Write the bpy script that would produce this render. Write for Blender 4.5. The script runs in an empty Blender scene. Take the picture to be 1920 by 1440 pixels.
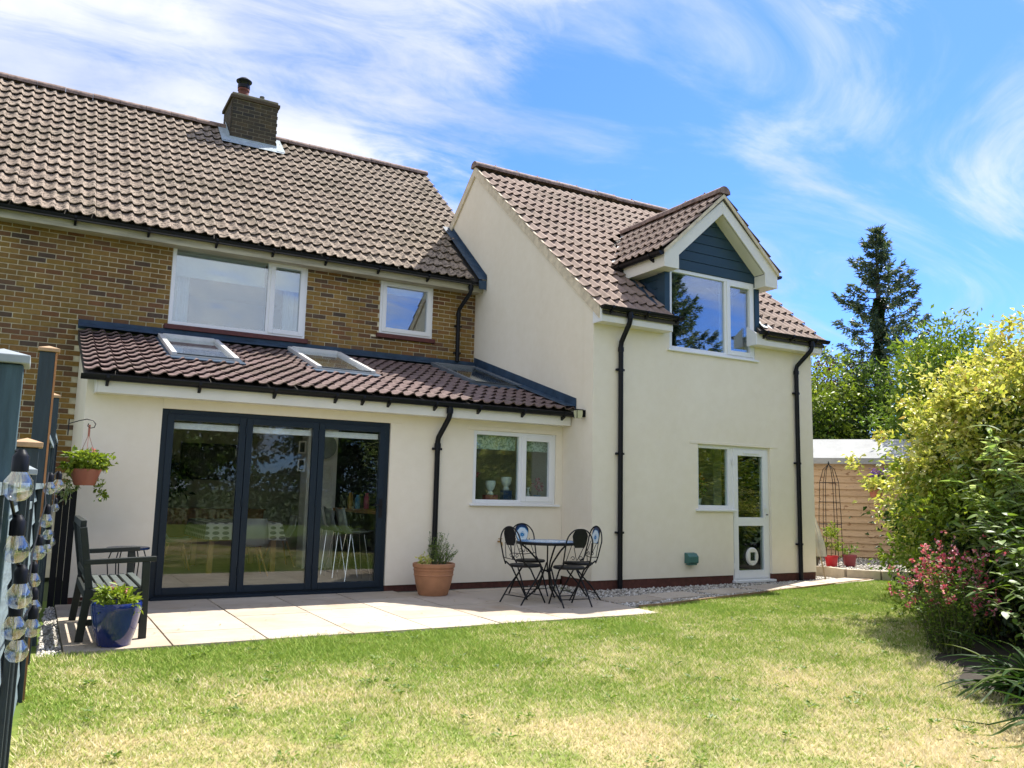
import bpy, math, random
import numpy as np
from mathutils import Vector, Matrix
random.seed(7); RNG = np.random.default_rng(7)
SC = bpy.context.scene; COL = SC.collection
R = math.radians

# ------------------------------------------------------------------ camera
cam = bpy.data.cameras.new('camera'); cam.sensor_fit = 'HORIZONTAL'; cam.sensor_width = 36.0
cam.lens = 28.92; cam.clip_start = 0.05; cam.clip_end = 3000
co = bpy.data.objects.new('camera', cam); COL.objects.link(co); SC.camera = co
_f = Vector((0.49437577, 0.8591172, 0.13232623)); _r = Vector((0.86506534, -0.50117892, 0.02194642)); _u = Vector((-0.08517366, -0.10362106, 0.99096323))
M = Matrix(((_r.x, _u.x, -_f.x), (_r.y, _u.y, -_f.y), (_r.z, _u.z, -_f.z))).to_4x4()
M.translation = (-6.7122, -10.13, 1.2691); co.matrix_world = M

# ------------------------------------------------------------------ sun, sky, exposure
SUNV = Vector((0.61, 0.26, 1.0)).normalized()
sl = bpy.data.lights.new('sun', 'SUN'); sl.energy = 3.15; sl.angle = R(0.53); sl.color = (1.0, 0.95, 0.86)
so = bpy.data.objects.new('sun', sl); COL.objects.link(so); so.location = (10, 5, 30)
so.rotation_euler = SUNV.to_track_quat('Z', 'Y').to_euler()
SC.view_settings.view_transform = 'Standard'; SC.view_settings.look = 'None'
SC.view_settings.exposure = 1.6; SC.view_settings.gamma = 1.0
try: SC.view_settings.use_curve_mapping = False
except Exception: pass
SC.cycles.use_denoising = True; SC.cycles.denoising_prefilter = 'ACCURATE'

W = bpy.data.worlds.new('World'); SC.world = W; W.use_nodes = True
nt = W.node_tree; N = nt.nodes; L = nt.links
for n in list(N): N.remove(n)
def wn(t, **kw):
    n = N.new(t)
    for k, v in kw.items(): setattr(n, k, v)
    return n
def wmath(op, a, b=None, clamp=False):
    n = wn('ShaderNodeMath', operation=op, use_clamp=clamp)
    for i, s in enumerate((a, b)):
        if s is None: continue
        if isinstance(s, (int, float)): n.inputs[i].default_value = s
        else: L.new(s, n.inputs[i])
    return n.outputs[0]
out = wn('ShaderNodeOutputWorld'); bg = wn('ShaderNodeBackground')
sky = wn('ShaderNodeTexSky', sky_type='NISHITA'); sky.sun_disc = False
sky.sun_elevation = math.asin(SUNV.z); sky.sun_rotation = math.atan2(SUNV.x, SUNV.y)
sky.ozone_density = 4.0; sky.air_density = 1.0; sky.dust_density = 0.3
SKY_STRENGTH = 0.11
tc = wn('ShaderNodeTexCoord'); sep = wn('ShaderNodeSeparateXYZ'); L.new(tc.outputs['Generated'], sep.inputs[0])
zc = wmath('MAXIMUM', sep.outputs[2], 0.0)
den = wmath('ADD', zc, 0.22)
px = wmath('DIVIDE', sep.outputs[0], den); py = wmath('DIVIDE', sep.outputs[1], den)
cmb = wn('ShaderNodeCombineXYZ'); L.new(px, cmb.inputs[0]); L.new(py, cmb.inputs[1])
def cloudnoise(scale, detail, rough, dist, rot=0, sx=1, sy=1, loc=(0, 0, 0)):
    mp = wn('ShaderNodeMapping'); L.new(cmb.outputs[0], mp.inputs[0])
    mp.inputs['Rotation'].default_value = (0, 0, R(rot)); mp.inputs['Scale'].default_value = (sx, sy, 1); mp.inputs['Location'].default_value = loc
    n = wn('ShaderNodeTexNoise'); n.inputs['Scale'].default_value = scale; n.inputs['Detail'].default_value = detail
    n.inputs['Roughness'].default_value = rough; n.inputs['Distortion'].default_value = dist
    L.new(mp.outputs[0], n.inputs[0]); return n.outputs[0]
def ramp(v, a, b):
    n = wn('ShaderNodeMapRange'); n.interpolation_type = 'SMOOTHSTEP'
    n.inputs['From Min'].default_value = a; n.inputs['From Max'].default_value = b; L.new(v, n.inputs['Value']); return n.outputs[0]
big = cloudnoise(0.95, 10, 0.58, 0.7, rot=-28, sx=0.8, sy=1.25, loc=(3.1, 1.7, 0))
wisp = cloudnoise(1.5, 11, 0.60, 1.6, rot=-32, sx=0.75, sy=1.45, loc=(0.4, 5.2, 0))
fine = cloudnoise(5.5, 8, 0.65, 0.9, rot=-32, sx=0.6, sy=1.6, loc=(2.4, 1.2, 0))
# cloud cover is thick to the west (-X) and thins out to the east
bias = wmath('MINIMUM', wmath('MAXIMUM', wmath('MULTIPLY', wmath('SUBTRACT', 0.86, px), 0.46), -0.13), 0.20)
# and it thickens to the south (-Y), where the cumulus mirrored in the windows stands
bias = wmath('MINIMUM', wmath('ADD', bias, wmath('MULTIPLY', wmath('MAXIMUM', wmath('MULTIPLY', py, -1.0), 0.0), 0.004)), 0.19)
tot = wmath('ADD', wmath('ADD', big, bias), wmath('MULTIPLY', wmath('SUBTRACT', fine, 0.5), 0.36))
c1 = ramp(tot, 0.44, 0.70)
c2 = wmath('MULTIPLY', ramp(wisp, 0.40, 0.76), 0.68)
cov = wmath('MINIMUM', wmath('MAXIMUM', c1, c2), 0.96)
shade = cloudnoise(1.6, 7, 0.55, 0.6, loc=(8, 2, 0))
cr = wn('ShaderNodeValToRGB'); L.new(shade, cr.inputs[0])
cr.color_ramp.elements[0].position = 0.36; cr.color_ramp.elements[0].color = (0.52, 0.61, 0.82, 1)
cr.color_ramp.elements[1].position = 0.62; cr.color_ramp.elements[1].color = (0.95, 0.96, 0.98, 1)
skm = wn('ShaderNodeVectorMath', operation='MULTIPLY'); L.new(sky.outputs[0], skm.inputs[0]); skm.inputs[1].default_value = (0.30, 0.455, 0.83)
CLOUD = 3.6   # cloud radiance in the sky's own units
cm = wn('ShaderNodeVectorMath', operation='SCALE'); L.new(cr.outputs[0], cm.inputs[0]); cm.inputs['Scale'].default_value = CLOUD
mix = wn('ShaderNodeMix', data_type='RGBA'); L.new(cov, mix.inputs['Factor'])
L.new(skm.outputs[0], mix.inputs['A']); L.new(cm.outputs[0], mix.inputs['B'])
L.new(mix.outputs['Result'], bg.inputs['Color']); bg.inputs['Strength'].default_value = SKY_STRENGTH
L.new(bg.outputs[0], out.inputs[0])

# ------------------------------------------------------------------ helpers: materials
def newmat(name):
    m = bpy.data.materials.new(name); m.use_nodes = True
    t = m.node_tree; b = t.nodes['Principled BSDF']; return m, t, b
def _rand(t):
    a = t.nodes.new('ShaderNodeObjectInfo').outputs['Random']; g = t.nodes.new('ShaderNodeNewGeometry').outputs['Random Per Island']
    ad = t.nodes.new('ShaderNodeMath'); ad.operation = 'ADD'; t.links.new(a, ad.inputs[0]); t.links.new(g, ad.inputs[1])
    fr = t.nodes.new('ShaderNodeMath'); fr.operation = 'FRACT'; t.links.new(ad.outputs[0], fr.inputs[0]); return fr.outputs[0]
def _ramp(t, src, stops, interp='LINEAR'):
    r = t.nodes.new('ShaderNodeValToRGB'); e = r.color_ramp.elements; r.color_ramp.interpolation = interp
    while len(e) < len(stops): e.new(0.5)
    for el, (p, c) in zip(e, stops): el.position = p; el.color = (*c, 1)
    if src is not None: t.links.new(src, r.inputs[0])
    return r.outputs[0]
def _noise(t, scale, detail=4, rough=0.55, dist=0.0, stretch=None, coord='Position', tex='ShaderNodeTexNoise'):
    if coord == 'Position': c = t.nodes.new('ShaderNodeNewGeometry').outputs['Position']
    else: c = t.nodes.new('ShaderNodeTexCoord').outputs[coord]
    if stretch:
        mp = t.nodes.new('ShaderNodeMapping'); mp.inputs['Scale'].default_value = stretch; t.links.new(c, mp.inputs[0]); c = mp.outputs[0]
    n = t.nodes.new(tex); n.inputs['Scale'].default_value = scale; t.links.new(c, n.inputs['Vector'])
    if tex == 'ShaderNodeTexNoise':
        n.inputs['Detail'].default_value = detail; n.inputs['Roughness'].default_value = rough; n.inputs['Distortion'].default_value = dist
    return n.outputs[0]
def _mix(t, f, a, b, mode='MIX'):
    m = t.nodes.new('ShaderNodeMix'); m.data_type = 'RGBA'; m.blend_type = mode
    for s, k in ((f, 'Factor'), (a, 'A'), (b, 'B')):
        if isinstance(s, (int, float)): m.inputs[k].default_value = s
        elif isinstance(s, tuple): m.inputs[k].default_value = (*s, 1)
        else: t.links.new(s, m.inputs[k])
    return m.outputs['Result']
def _bump(t, b, h, strength, dist):
    n = t.nodes.new('ShaderNodeBump'); n.inputs['Strength'].default_value = strength; n.inputs['Distance'].default_value = dist
    t.links.new(h, n.inputs['Height']); t.links.new(n.outputs[0], b.inputs['Normal'])
def plain(name, c, rough=0.5, var=0.12, scale=6, bump=0.0, bscale=60, bdist=0.004, metal=0.0, spec=0.5, stretch=None):
    m, t, b = newmat(name)
    n = _noise(t, scale, 5, 0.6, stretch=stretch)
    lo = tuple(max(0, x*(1-var)) for x in c); hi = tuple(min(1, x*(1+var)) for x in c)
    t.links.new(_ramp(t, n, [(0.3, lo), (0.7, hi)]), b.inputs['Base Color'])
    b.inputs['Roughness'].default_value = rough; b.inputs['Metallic'].default_value = metal; b.inputs['Specular IOR Level'].default_value = spec
    if bump: _bump(t, b, _noise(t, bscale, 4, 0.6, stretch=stretch), bump, bdist)
    return m
def leafmat(name, stops, trans=0.35, rough=0.45, tint=1.25, spec=0.35):
    m, t, b = newmat(name)
    col = _ramp(t, _rand(t), stops)
    t.links.new(col, b.inputs['Base Color']); b.inputs['Roughness'].default_value = rough; b.inputs['Specular IOR Level'].default_value = spec
    tr = t.nodes.new('ShaderNodeBsdfTranslucent'); ms = t.nodes.new('ShaderNodeMixShader'); ms.inputs[0].default_value = trans
    g = _mix(t, 1.0, col, (1.0*tint, 1.0*tint, 0.55*tint), 'MULTIPLY'); t.links.new(g, tr.inputs[0])
    t.links.new(b.outputs[0], ms.inputs[1]); t.links.new(tr.outputs[0], ms.inputs[2])
    t.links.new(ms.outputs[0], t.nodes['Material Output'].inputs[0]); return m
def glassmat(name, refl=0.13, tint=(0.86, 0.93, 0.92), rough=0.0):
    m, t, b = newmat(name); t.nodes.remove(b)
    tr = t.nodes.new('ShaderNodeBsdfTransparent'); tr.inputs[0].default_value = (*tint, 1)
    gl = t.nodes.new('ShaderNodeBsdfGlossy'); gl.inputs['Roughness'].default_value = rough; gl.inputs[0].default_value = (0.95, 0.98, 1, 1)
    lw = t.nodes.new('ShaderNodeLayerWeight'); lw.inputs['Blend'].default_value = 0.5
    p = t.nodes.new('ShaderNodeMath'); p.operation = 'POWER'; t.links.new(lw.outputs['Facing'], p.inputs[0]); p.inputs[1].default_value = 4
    mr = t.nodes.new('ShaderNodeMapRange'); mr.inputs['To Min'].default_value = refl; mr.inputs['To Max'].default_value = 0.95; t.links.new(p.outputs[0], mr.inputs['Value'])
    ms = t.nodes.new('ShaderNodeMixShader'); t.links.new(mr.outputs[0], ms.inputs[0]); t.links.new(tr.outputs[0], ms.inputs[1]); t.links.new(gl.outputs[0], ms.inputs[2])
    t.links.new(ms.outputs[0], t.nodes['Material Output'].inputs[0]); return m

MT = {}
def make_materials():
    # cream wall paint on smooth render, with faint weathering
    m, t, b = newmat('cream_render'); n = _noise(t, 0.9, 6, 0.6, 0.3, stretch=(1, 1, 0.45)); n2 = _noise(t, 7, 5, 0.6)
    c = _ramp(t, n, [(0.3, (0.81, 0.735, 0.59)), (0.7, (0.87, 0.80, 0.665))]); c = _mix(t, 0.25, c, _ramp(t, n2, [(0.35, (0.76, 0.68, 0.53)), (0.65, (0.87, 0.80, 0.67))]))
    sp_ = _ramp(t, _noise(t, 26, 3, 0.5), [(0.72, (0, 0, 0)), (0.78, (0.2, 0.2, 0.2))]); c = _mix(t, sp_, c, (0.52, 0.46, 0.33))
    t.links.new(c, b.inputs['Base Color']); b.inputs['Roughness'].default_value = 0.85; b.inputs['Specular IOR Level'].default_value = 0.2
    _bump(t, b, _noise(t, 14, 8, 0.70, 0.5), 0.16, 0.006); MT['render'] = m
    # bricks
    m, t, b = newmat('stock_brick'); rr = _rand(t)
    c = _ramp(t, rr, [(0.0, (0.31, 0.215, 0.07)), (0.22, (0.28, 0.205, 0.08)), (0.42, (0.25, 0.155, 0.065)), (0.60, (0.34, 0.245, 0.095)), (0.74, (0.23, 0.125, 0.07)), (0.88, (0.18, 0.125, 0.09)), (1.0, (0.10, 0.085, 0.08))])
    n = _noise(t, 28, 5, 0.7); c = _mix(t, 0.5, c, _ramp(t, n, [(0.3, (0.22, 0.15, 0.07)), (0.68, (0.48, 0.36, 0.2))]), 'OVERLAY')
    c = _mix(t, 1.0, c, _ramp(t, _noise(t, 1.3, 6, 0.65, 0.4, stretch=(1, 1, 0.45)), [(0.32, (0.66, 0.64, 0.60)), (0.6, (1.08, 1.05, 1.0))]), 'MULTIPLY')
    t.links.new(c, b.inputs['Base Color']); b.inputs['Roughness'].default_value = 0.9; b.inputs['Specular IOR Level'].default_value = 0.15
    _bump(t, b, _noise(t, 120, 4, 0.7), 0.6, 0.004); MT['brick'] = m
    m, t, b = newmat('sooty_brick'); rr = _rand(t)
    c = _ramp(t, rr, [(0.0, (0.045, 0.038, 0.024)), (0.5, (0.075, 0.055, 0.032)), (1.0, (0.03, 0.028, 0.024))])
    c = _mix(t, _ramp(t, _noise(t, 3.5, 4), [(0.5, (0, 0, 0)), (0.7, (0.8, 0.8, 0.8))]), c, (0.10, 0.072, 0.026))
    t.links.new(c, b.inputs['Base Color']); b.inputs['Roughness'].default_value = 0.95; _bump(t, b, _noise(t, 90), 0.5, 0.004); MT['sootbrick'] = m
    MT['mortar'] = plain('mortar', (0.60, 0.54, 0.38), 0.95, 0.34, 2.2, 0.4, 150)
    MT['sootmortar'] = plain('sooty_mortar', (0.19, 0.165, 0.11), 0.95, 0.25, 9, 0.4, 150)
    # roof tiles
    def tile(name, stops, spotc, spot, lo=0.57, hi=0.66, sc=16):
        m, t, b = newmat(name); c = _ramp(t, _rand(t), stops)
        n = _noise(t, 9, 6, 0.7); c = _mix(t, 0.45, c, _ramp(t, n, [(0.3, tuple(x*0.6 for x in stops[0][1])), (0.7, tuple(min(1, x*1.35) for x in stops[-1][1]))]))
        s = _ramp(t, _noise(t, sc, 6, 0.72, 0.4), [(lo, (0, 0, 0)), (hi, (spot, spot, spot))]); c = _mix(t, s, c, spotc)
        ms_ = _mix(t, 1.0, _ramp(t, _noise(t, 0.9, 5, 0.6, 0.6), [(0.48, (0, 0, 0)), (0.66, (0.75, 0.75, 0.75))]), _ramp(t, _noise(t, 34, 4, 0.7), [(0.48, (0, 0, 0)), (0.58, (1, 1, 1))]), 'MULTIPLY'); c = _mix(t, ms_, c, (0.075, 0.07, 0.035))
        t.links.new(c, b.inputs['Base Color']); b.inputs['Roughness'].default_value = 0.85; b.inputs['Specular IOR Level'].default_value = 0.25
        _bump(t, b, _noise(t, 130, 4, 0.7), 0.35, 0.004); return m
    MT['tile_old'] = tile('weathered_sand_tile', [(0, (0.25, 0.19, 0.145)), (0.5, (0.295, 0.23, 0.175)), (1, (0.34, 0.27, 0.21))], (0.055, 0.043, 0.032), 0.9, 0.505, 0.545, 20)
    MT['tile_new'] = tile('brown_concrete_tile', [(0, (0.215, 0.15, 0.12)), (0.5, (0.255, 0.185, 0.15)), (1, (0.30, 0.22, 0.18))], (0.10, 0.075, 0.06), 0.45, 0.6, 0.72)
    MT['tile_ext'] = tile('plum_brown_tile', [(0, (0.14, 0.095, 0.088)), (0.5, (0.17, 0.118, 0.108)), (1, (0.21, 0.148, 0.135))], (0.32, 0.22, 0.12), 0.4, 0.66, 0.74)
    MT['deck'] = plain('roof_underlay', (0.05, 0.045, 0.04), 0.9)
    MT['ridge'] = plain('ridge_tile', (0.235, 0.16, 0.13), 0.85, 0.5, 14, 0.3, 80)
    MT['verge'] = plain('verge_mortar', (0.66, 0.57, 0.42), 0.9, 0.2, 10, 0.5, 60)
    MT['lead'] = plain('lead_flashing', (0.032, 0.060, 0.10), 0.55, 0.35, 5, 0.3, 18, 0.01, spec=0.25)
    MT['lead_pale'] = plain('pale_lead', (0.34, 0.40, 0.43), 0.45, 0.2, 8, 0.4, 25, 0.01)
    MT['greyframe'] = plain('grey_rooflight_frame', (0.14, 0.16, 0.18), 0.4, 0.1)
    MT['valley'] = plain('valley_liner', (0.62, 0.62, 0.60), 0.4, 0.1)
    MT['black'] = plain('black_plastic', (0.007, 0.008, 0.011), 0.4, 0.2, spec=0.22)
    MT['blackmetal'] = plain('black_iron', (0.008, 0.009, 0.011), 0.5, 0.25, 30, spec=0.25)
    MT['anthracite'] = plain('anthracite_aluminium', (0.011, 0.021, 0.033), 0.42, 0.08, 3, spec=0.25)
    MT['clad'] = plain('blue_grey_cladding', (0.010, 0.042, 0.072), 0.55, 0.10, 5, 0.2, 30, 0.002, stretch=(0.4, 0.4, 6))
    MT['white'] = plain('white_upvc', (0.80, 0.81, 0.82), 0.3, 0.02, 3)
    MT['fascia'] = plain('cream_white_fascia', (0.76, 0.735, 0.66), 0.5, 0.05, 3)
    MT['oldfascia'] = plain('weathered_fascia', (0.47, 0.43, 0.31), 0.75, 0.28, 4, 0.2, 30, stretch=(0.5, 1, 5))
    MT['plinth'] = plain('red_brick_plinth', (0.095, 0.032, 0.022), 0.85, 0.25, 18, 0.4, 60)
    MT['sill_red'] = plain('red_tile_sill', (0.10, 0.022, 0.018), 0.6, 0.3, 14, 0.3, 40)
    MT['pot'] = plain('terracotta', (0.42, 0.20, 0.10), 0.75, 0.14, 7, 0.3, 40)
    MT['flue'] = plain('sooty_red_pot', (0.15, 0.045, 0.028), 0.8, 0.5, 9)
    MT['basket'] = plain('red_brown_plastic', (0.36, 0.12, 0.07), 0.5, 0.1)
    m, t, b = newmat('blue_glaze'); t.links.new(_ramp(t, _noise(t, 5, 4), [(0.3, (0.006, 0.016, 0.12)), (0.7, (0.010, 0.030, 0.21))]), b.inputs['Base Color']); b.inputs['Roughness'].default_value = 0.12; b.inputs['Coat Weight'].default_value = 0.6; MT['blueglaze'] = m
    MT['redpot'] = plain('red_plastic', (0.55, 0.02, 0.03), 0.4, 0.08)
    MT['greypot'] = plain('olive_grey_pot', (0.10, 0.10, 0.07), 0.7, 0.15)
    MT['soil'] = plain('soil', (0.03, 0.022, 0.015), 0.95, 0.3, 40, 0.8, 80)
    MT['slate'] = plain('slate_fence_paint', (0.15, 0.20, 0.225), 0.7, 0.3, 5, 0.5, 14, 0.006, stretch=(1, 1, 8))
    MT['slate_mid'] = plain('mid_slate_paint', (0.06, 0.10, 0.12), 0.75, 0.3, 5, 0.5, 14, 0.006, stretch=(8, 8, 1), spec=0.25)
    MT['slate_dark'] = plain('dark_slate_paint', (0.028, 0.045, 0.055), 0.7, 0.25, 5, 0.4, 14, 0.005, stretch=(8, 8, 1))
    MT['sunlit_orange'] = plain('sunlit_orange_edge', (0.42, 0.19, 0.075), 0.7, 0.2, 9, 0.3, 30, stretch=(8, 8, 1))  # orange put into the colour for sun on the tall post's edge
    MT['cap'] = plain('timber_post_cap', (0.42, 0.27, 0.15), 0.75, 0.2, 12, 0.3, 40)
    MT['greycap'] = plain('pale_grey_post_cap', (0.30, 0.34, 0.36), 0.6, 0.15, 8)
    MT['bench'] = plain('dark_green_bench_paint', (0.011, 0.016, 0.014), 0.55, 0.25, 8, 0.3, 30)
    MT['benchtop'] = plain('worn_bench_slat', (0.10, 0.12, 0.11), 0.42, 0.25, 9, 0.3, 30)
    # shed cladding with grain and knots
    m, t, b = newmat('shed_timber'); n = _noise(t, 5, 6, 0.6, 0.8, stretch=(1.0, 1.0, 9)); k = _noise(t, 7.0, 3, 0.45, 0.8, stretch=(1.0, 1.0, 2.2))
    c = _ramp(t, n, [(0.25, (0.40, 0.27, 0.16)), (0.6, (0.53, 0.375, 0.235)), (0.8, (0.60, 0.44, 0.30))])
    c = _mix(t, 0.3, c, _ramp(t, _rand(t), [(0, (0.40, 0.26, 0.15)), (1, (0.66, 0.49, 0.33))])); c = _mix(t, _ramp(t, k, [(0.61, (0, 0, 0)), (0.67, (0.75, 0.75, 0.75))]), c, (0.20, 0.095, 0.04))
    t.links.new(c, b.inputs['Base Color']); b.inputs['Roughness'].default_value = 0.8; _bump(t, b, n, 0.3, 0.004); MT['shed'] = m
    MT['felt'] = plain('pale_roof_felt', (0.30, 0.31, 0.315), 0.85, 0.14, 3, 0.4, 120)
    # paving
    m, t, b = newmat('sandstone_paving'); c = _ramp(t, _rand(t), [(0, (0.40, 0.335, 0.255)), (0.45, (0.47, 0.40, 0.315)), (1, (0.53, 0.46, 0.37))])
    c = _mix(t, 0.4, c, _ramp(t, _noise(t, 2.5, 7, 0.65, 0.5), [(0.3, (0.30, 0.235, 0.175)), (0.7, (0.56, 0.475, 0.38))])); c = _mix(t, _ramp(t, _noise(t, 1.3, 4), [(0.54, (0, 0, 0)), (0.70, (0.6, 0.6, 0.6))]), c, (0.36, 0.25, 0.15))
    t.links.new(c, b.inputs['Base Color']); b.inputs['Roughness'].default_value = 0.8; _bump(t, b, _noise(t, 9, 8, 0.7, 0.8, stretch=(1, 2.2, 1)), 0.6, 0.012); MT['paving'] = m
    MT['joint'] = plain('paving_joint', (0.075, 0.066, 0.045), 0.95, 0.5, 12)
    MT['edging'] = plain('edging_timber', (0.33, 0.21, 0.11), 0.8, 0.25, 9)
    MT['stonewall'] = plain('pale_walling_stone', (0.47, 0.40, 0.30), 0.85, 0.14, 8, 0.4, 60)
    m, t, b = newmat('gravel_stone'); t.links.new(_ramp(t, _rand(t), [(0, (0.16, 0.15, 0.14)), (0.35, (0.38, 0.35, 0.30)), (0.7, (0.55, 0.51, 0.45)), (1, (0.72, 0.70, 0.66))]), b.inputs['Base Color']); b.inputs['Roughness'].default_value = 0.85; MT['gravel'] = m
    MT['gravelbed'] = plain('gravel_bed', (0.27, 0.245, 0.21), 0.95, 0.4, 45, 0.8, 60, 0.02)
    # lawn: straw patches and green patches, shared by the soil sheet and the blades
    def grass(name, straw, green, k, isle):
        m, t, b = newmat(name); g = t.nodes.new('ShaderNodeNewGeometry'); sx = t.nodes.new('ShaderNodeSeparateXYZ'); t.links.new(g.outputs['Position'], sx.inputs[0])
        fl = t.nodes.new('ShaderNodeCombineXYZ'); t.links.new(sx.outputs[0], fl.inputs[0]); t.links.new(sx.outputs[1], fl.inputs[1])
        def nz(scale, det, ro, di):
            n = t.nodes.new('ShaderNodeTexNoise'); n.inputs['Scale'].default_value = scale; n.inputs['Detail'].default_value = det; n.inputs['Roughness'].default_value = ro; n.inputs['Distortion'].default_value = di; t.links.new(fl.outputs[0], n.inputs[0]); return n.outputs[0]
        def mth(op, a, b2):
            n = t.nodes.new('ShaderNodeMath'); n.operation = op
            for i, s in enumerate((a, b2)):
                if isinstance(s, (int, float)): n.inputs[i].default_value = s
                else: t.links.new(s, n.inputs[i])
            return n.outputs[0]
        v = mth('ADD', mth('MULTIPLY', nz(0.75, 3, 0.5, 0.4), 0.60), mth('MULTIPLY', nz(4.2, 6, 0.72, 0.3), 0.48))
        # the strip nearer the house keeps its moisture and stays greener
        v = mth('ADD', v, mth('SUBTRACT', mth('MULTIPLY', mth('ABSOLUTE', mth('ADD', sx.outputs[1], 8.2), 0.0), 0.05), 0.120))
        if isle: v = mth('ADD', v, mth('MULTIPLY', mth('SUBTRACT', g.outputs['Random Per Island'], 0.5), 0.36))
        c = _ramp(t, v, [(0.40, straw[0]), (0.49, straw[1]), (0.56, green[0]), (0.68, green[1])])
        t.links.new(c, b.inputs['Base Color']); b.inputs['Roughness'].default_value = 0.7; b.inputs['Specular IOR Level'].default_value = 0.2
        if isle:
            tr = t.nodes.new('ShaderNodeBsdfTranslucent'); t.links.new(c, tr.inputs[0]); ms = t.nodes.new('ShaderNodeMixShader'); ms.inputs[0].default_value = 0.3
            t.links.new(b.outputs[0], ms.inputs[1]); t.links.new(tr.outputs[0], ms.inputs[2]); t.links.new(ms.outputs[0], t.nodes['Material Output'].inputs[0])
        return m
    MT['lawn'] = grass('lawn_soil', ((0.44, 0.35, 0.18), (0.33, 0.29, 0.12)), ((0.19, 0.23, 0.045), (0.10, 0.155, 0.022)), 1, False)
    MT['grass'] = grass('grass_blade', ((0.76, 0.67, 0.45), (0.66, 0.60, 0.32)), ((0.46, 0.50, 0.14), (0.25, 0.36, 0.06)), 1, True)
    MT['field'] = plain('far_field', (0.07, 0.10, 0.03), 0.9, 0.3, 0.5)
    # glass
    MT['glass'] = glassmat('window_glass', 0.24, (0.80, 0.88, 0.90)); MT['bifoldglass'] = glassmat('bifold_glass', 0.045, (0.97, 0.99, 0.98)); MT['kitglass'] = glassmat('kitchen_glass', 0.07)
    MT['skyglass'] = glassmat('roof_window_glass', 0.30, (0.97, 0.98, 0.98), 0.06)
    MT['bulbglass'] = glassmat('bulb_glass', 0.22, (0.97, 0.95, 0.90))
    # rooms
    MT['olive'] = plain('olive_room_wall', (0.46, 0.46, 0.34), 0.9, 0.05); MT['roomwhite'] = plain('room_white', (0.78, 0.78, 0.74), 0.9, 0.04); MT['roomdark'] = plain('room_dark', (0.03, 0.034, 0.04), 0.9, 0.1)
    MT['roomfloor'] = plain('pale_floor', (0.45, 0.40, 0.32), 0.5, 0.2, 5); MT['roomblue'] = plain('blue_room_wall', (0.01, 0.16, 0.36), 0.9, 0.1)
    MT['fabric'] = plain('pale_fabric', (0.66, 0.69, 0.72), 0.9, 0.08, 20); m, t, b = newmat('translucent_blind'); tl = t.nodes.new('ShaderNodeBsdfTranslucent'); tl.inputs[0].default_value = (0.92, 0.92, 0.88, 1); b.inputs['Roughness'].default_value = 0.9
    t.links.new(_ramp(t, _noise(t, 3.5, 5, 0.6), [(0.35, (0.60, 0.62, 0.60)), (0.65, (0.74, 0.75, 0.73))]), b.inputs['Base Color']); ms = t.nodes.new('ShaderNodeMixShader'); ms.inputs[0].default_value = 0.7; t.links.new(b.outputs[0], ms.inputs[1]); t.links.new(tl.outputs[0], ms.inputs[2]); t.links.new(ms.outputs[0], t.nodes['Material Output'].inputs[0]); MT['skyblind'] = m
    MT['curtain'] = plain('grey_curtain', (0.62, 0.66, 0.72), 0.9, 0.10, 18)
    m, t, b = newmat('patterned_blind'); t.links.new(_ramp(t, _noise(t, 38, 3, 0.6), [(0.42, (0.24, 0.29, 0.22)), (0.56, (0.55, 0.60, 0.50))]), b.inputs['Base Color']); b.inputs['Roughness'].default_value = 0.9; MT['blind'] = m
    MT['oak'] = plain('oak', (0.44, 0.26, 0.085), 0.5, 0.15, 8, stretch=(6, 6, 1)); MT['worktop'] = plain('timber_worktop', (0.30, 0.15, 0.055), 0.4, 0.2, 9)
    MT['shell'] = plain('pale_grey_shell', (0.45, 0.47, 0.46), 0.45, 0.05); MT['stoolgrey'] = plain('grey_stool_shell', (0.23, 0.26, 0.27), 0.5, 0.08); MT['chrome'] = plain('chrome', (0.7, 0.7, 0.7), 0.2, 0.05, metal=1.0)
    MT['brass'] = plain('brass', (0.42, 0.25, 0.06), 0.35, 0.2, metal=0.7)
    # tablecloth with rows of oval leaves
    m, t, b = newmat('leaf_print_cloth'); tcn = t.nodes.new('ShaderNodeTexCoord'); mp = t.nodes.new('ShaderNodeMapping'); t.links.new(tcn.outputs['Object'], mp.inputs[0])
    vo = t.nodes.new('ShaderNodeTexVoronoi'); vo.inputs['Scale'].default_value = 9.0; vo.inputs['Randomness'].default_value = 0.0; mp.inputs['Scale'].default_value = (0.8, 0.8, 1.5); t.links.new(mp.outputs[0], vo.inputs['Vector'])
    t.links.new(_ramp(t, vo.outputs['Distance'], [(0.40, (0.20, 0.21, 0.20)), (0.44, (0.78, 0.78, 0.74))]), b.inputs['Base Color']); b.inputs['Roughness'].default_value = 0.85; MT['cloth'] = m
    # mosaic: rings of blue and white chips (object space, x/y about the centre)
    def mosaic(name, stops, sc):
        m, t, b = newmat(name); tcn = t.nodes.new('ShaderNodeTexCoord')
        ln = t.nodes.new('ShaderNodeVectorMath'); ln.operation = 'LENGTH'; t.links.new(tcn.outputs['Object'], ln.inputs[0])
        mu = t.nodes.new('ShaderNodeMath'); mu.operation = 'MULTIPLY'; t.links.new(ln.outputs['Value'], mu.inputs[0]); mu.inputs[1].default_value = sc
        vo = t.nodes.new('ShaderNodeTexVoronoi'); vo.inputs['Scale'].default_value = 42; t.links.new(tcn.outputs['Object'], vo.inputs['Vector'])
        w = t.nodes.new('ShaderNodeMath'); w.operation = 'ADD'; t.links.new(mu.outputs[0], w.inputs[0])
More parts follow.
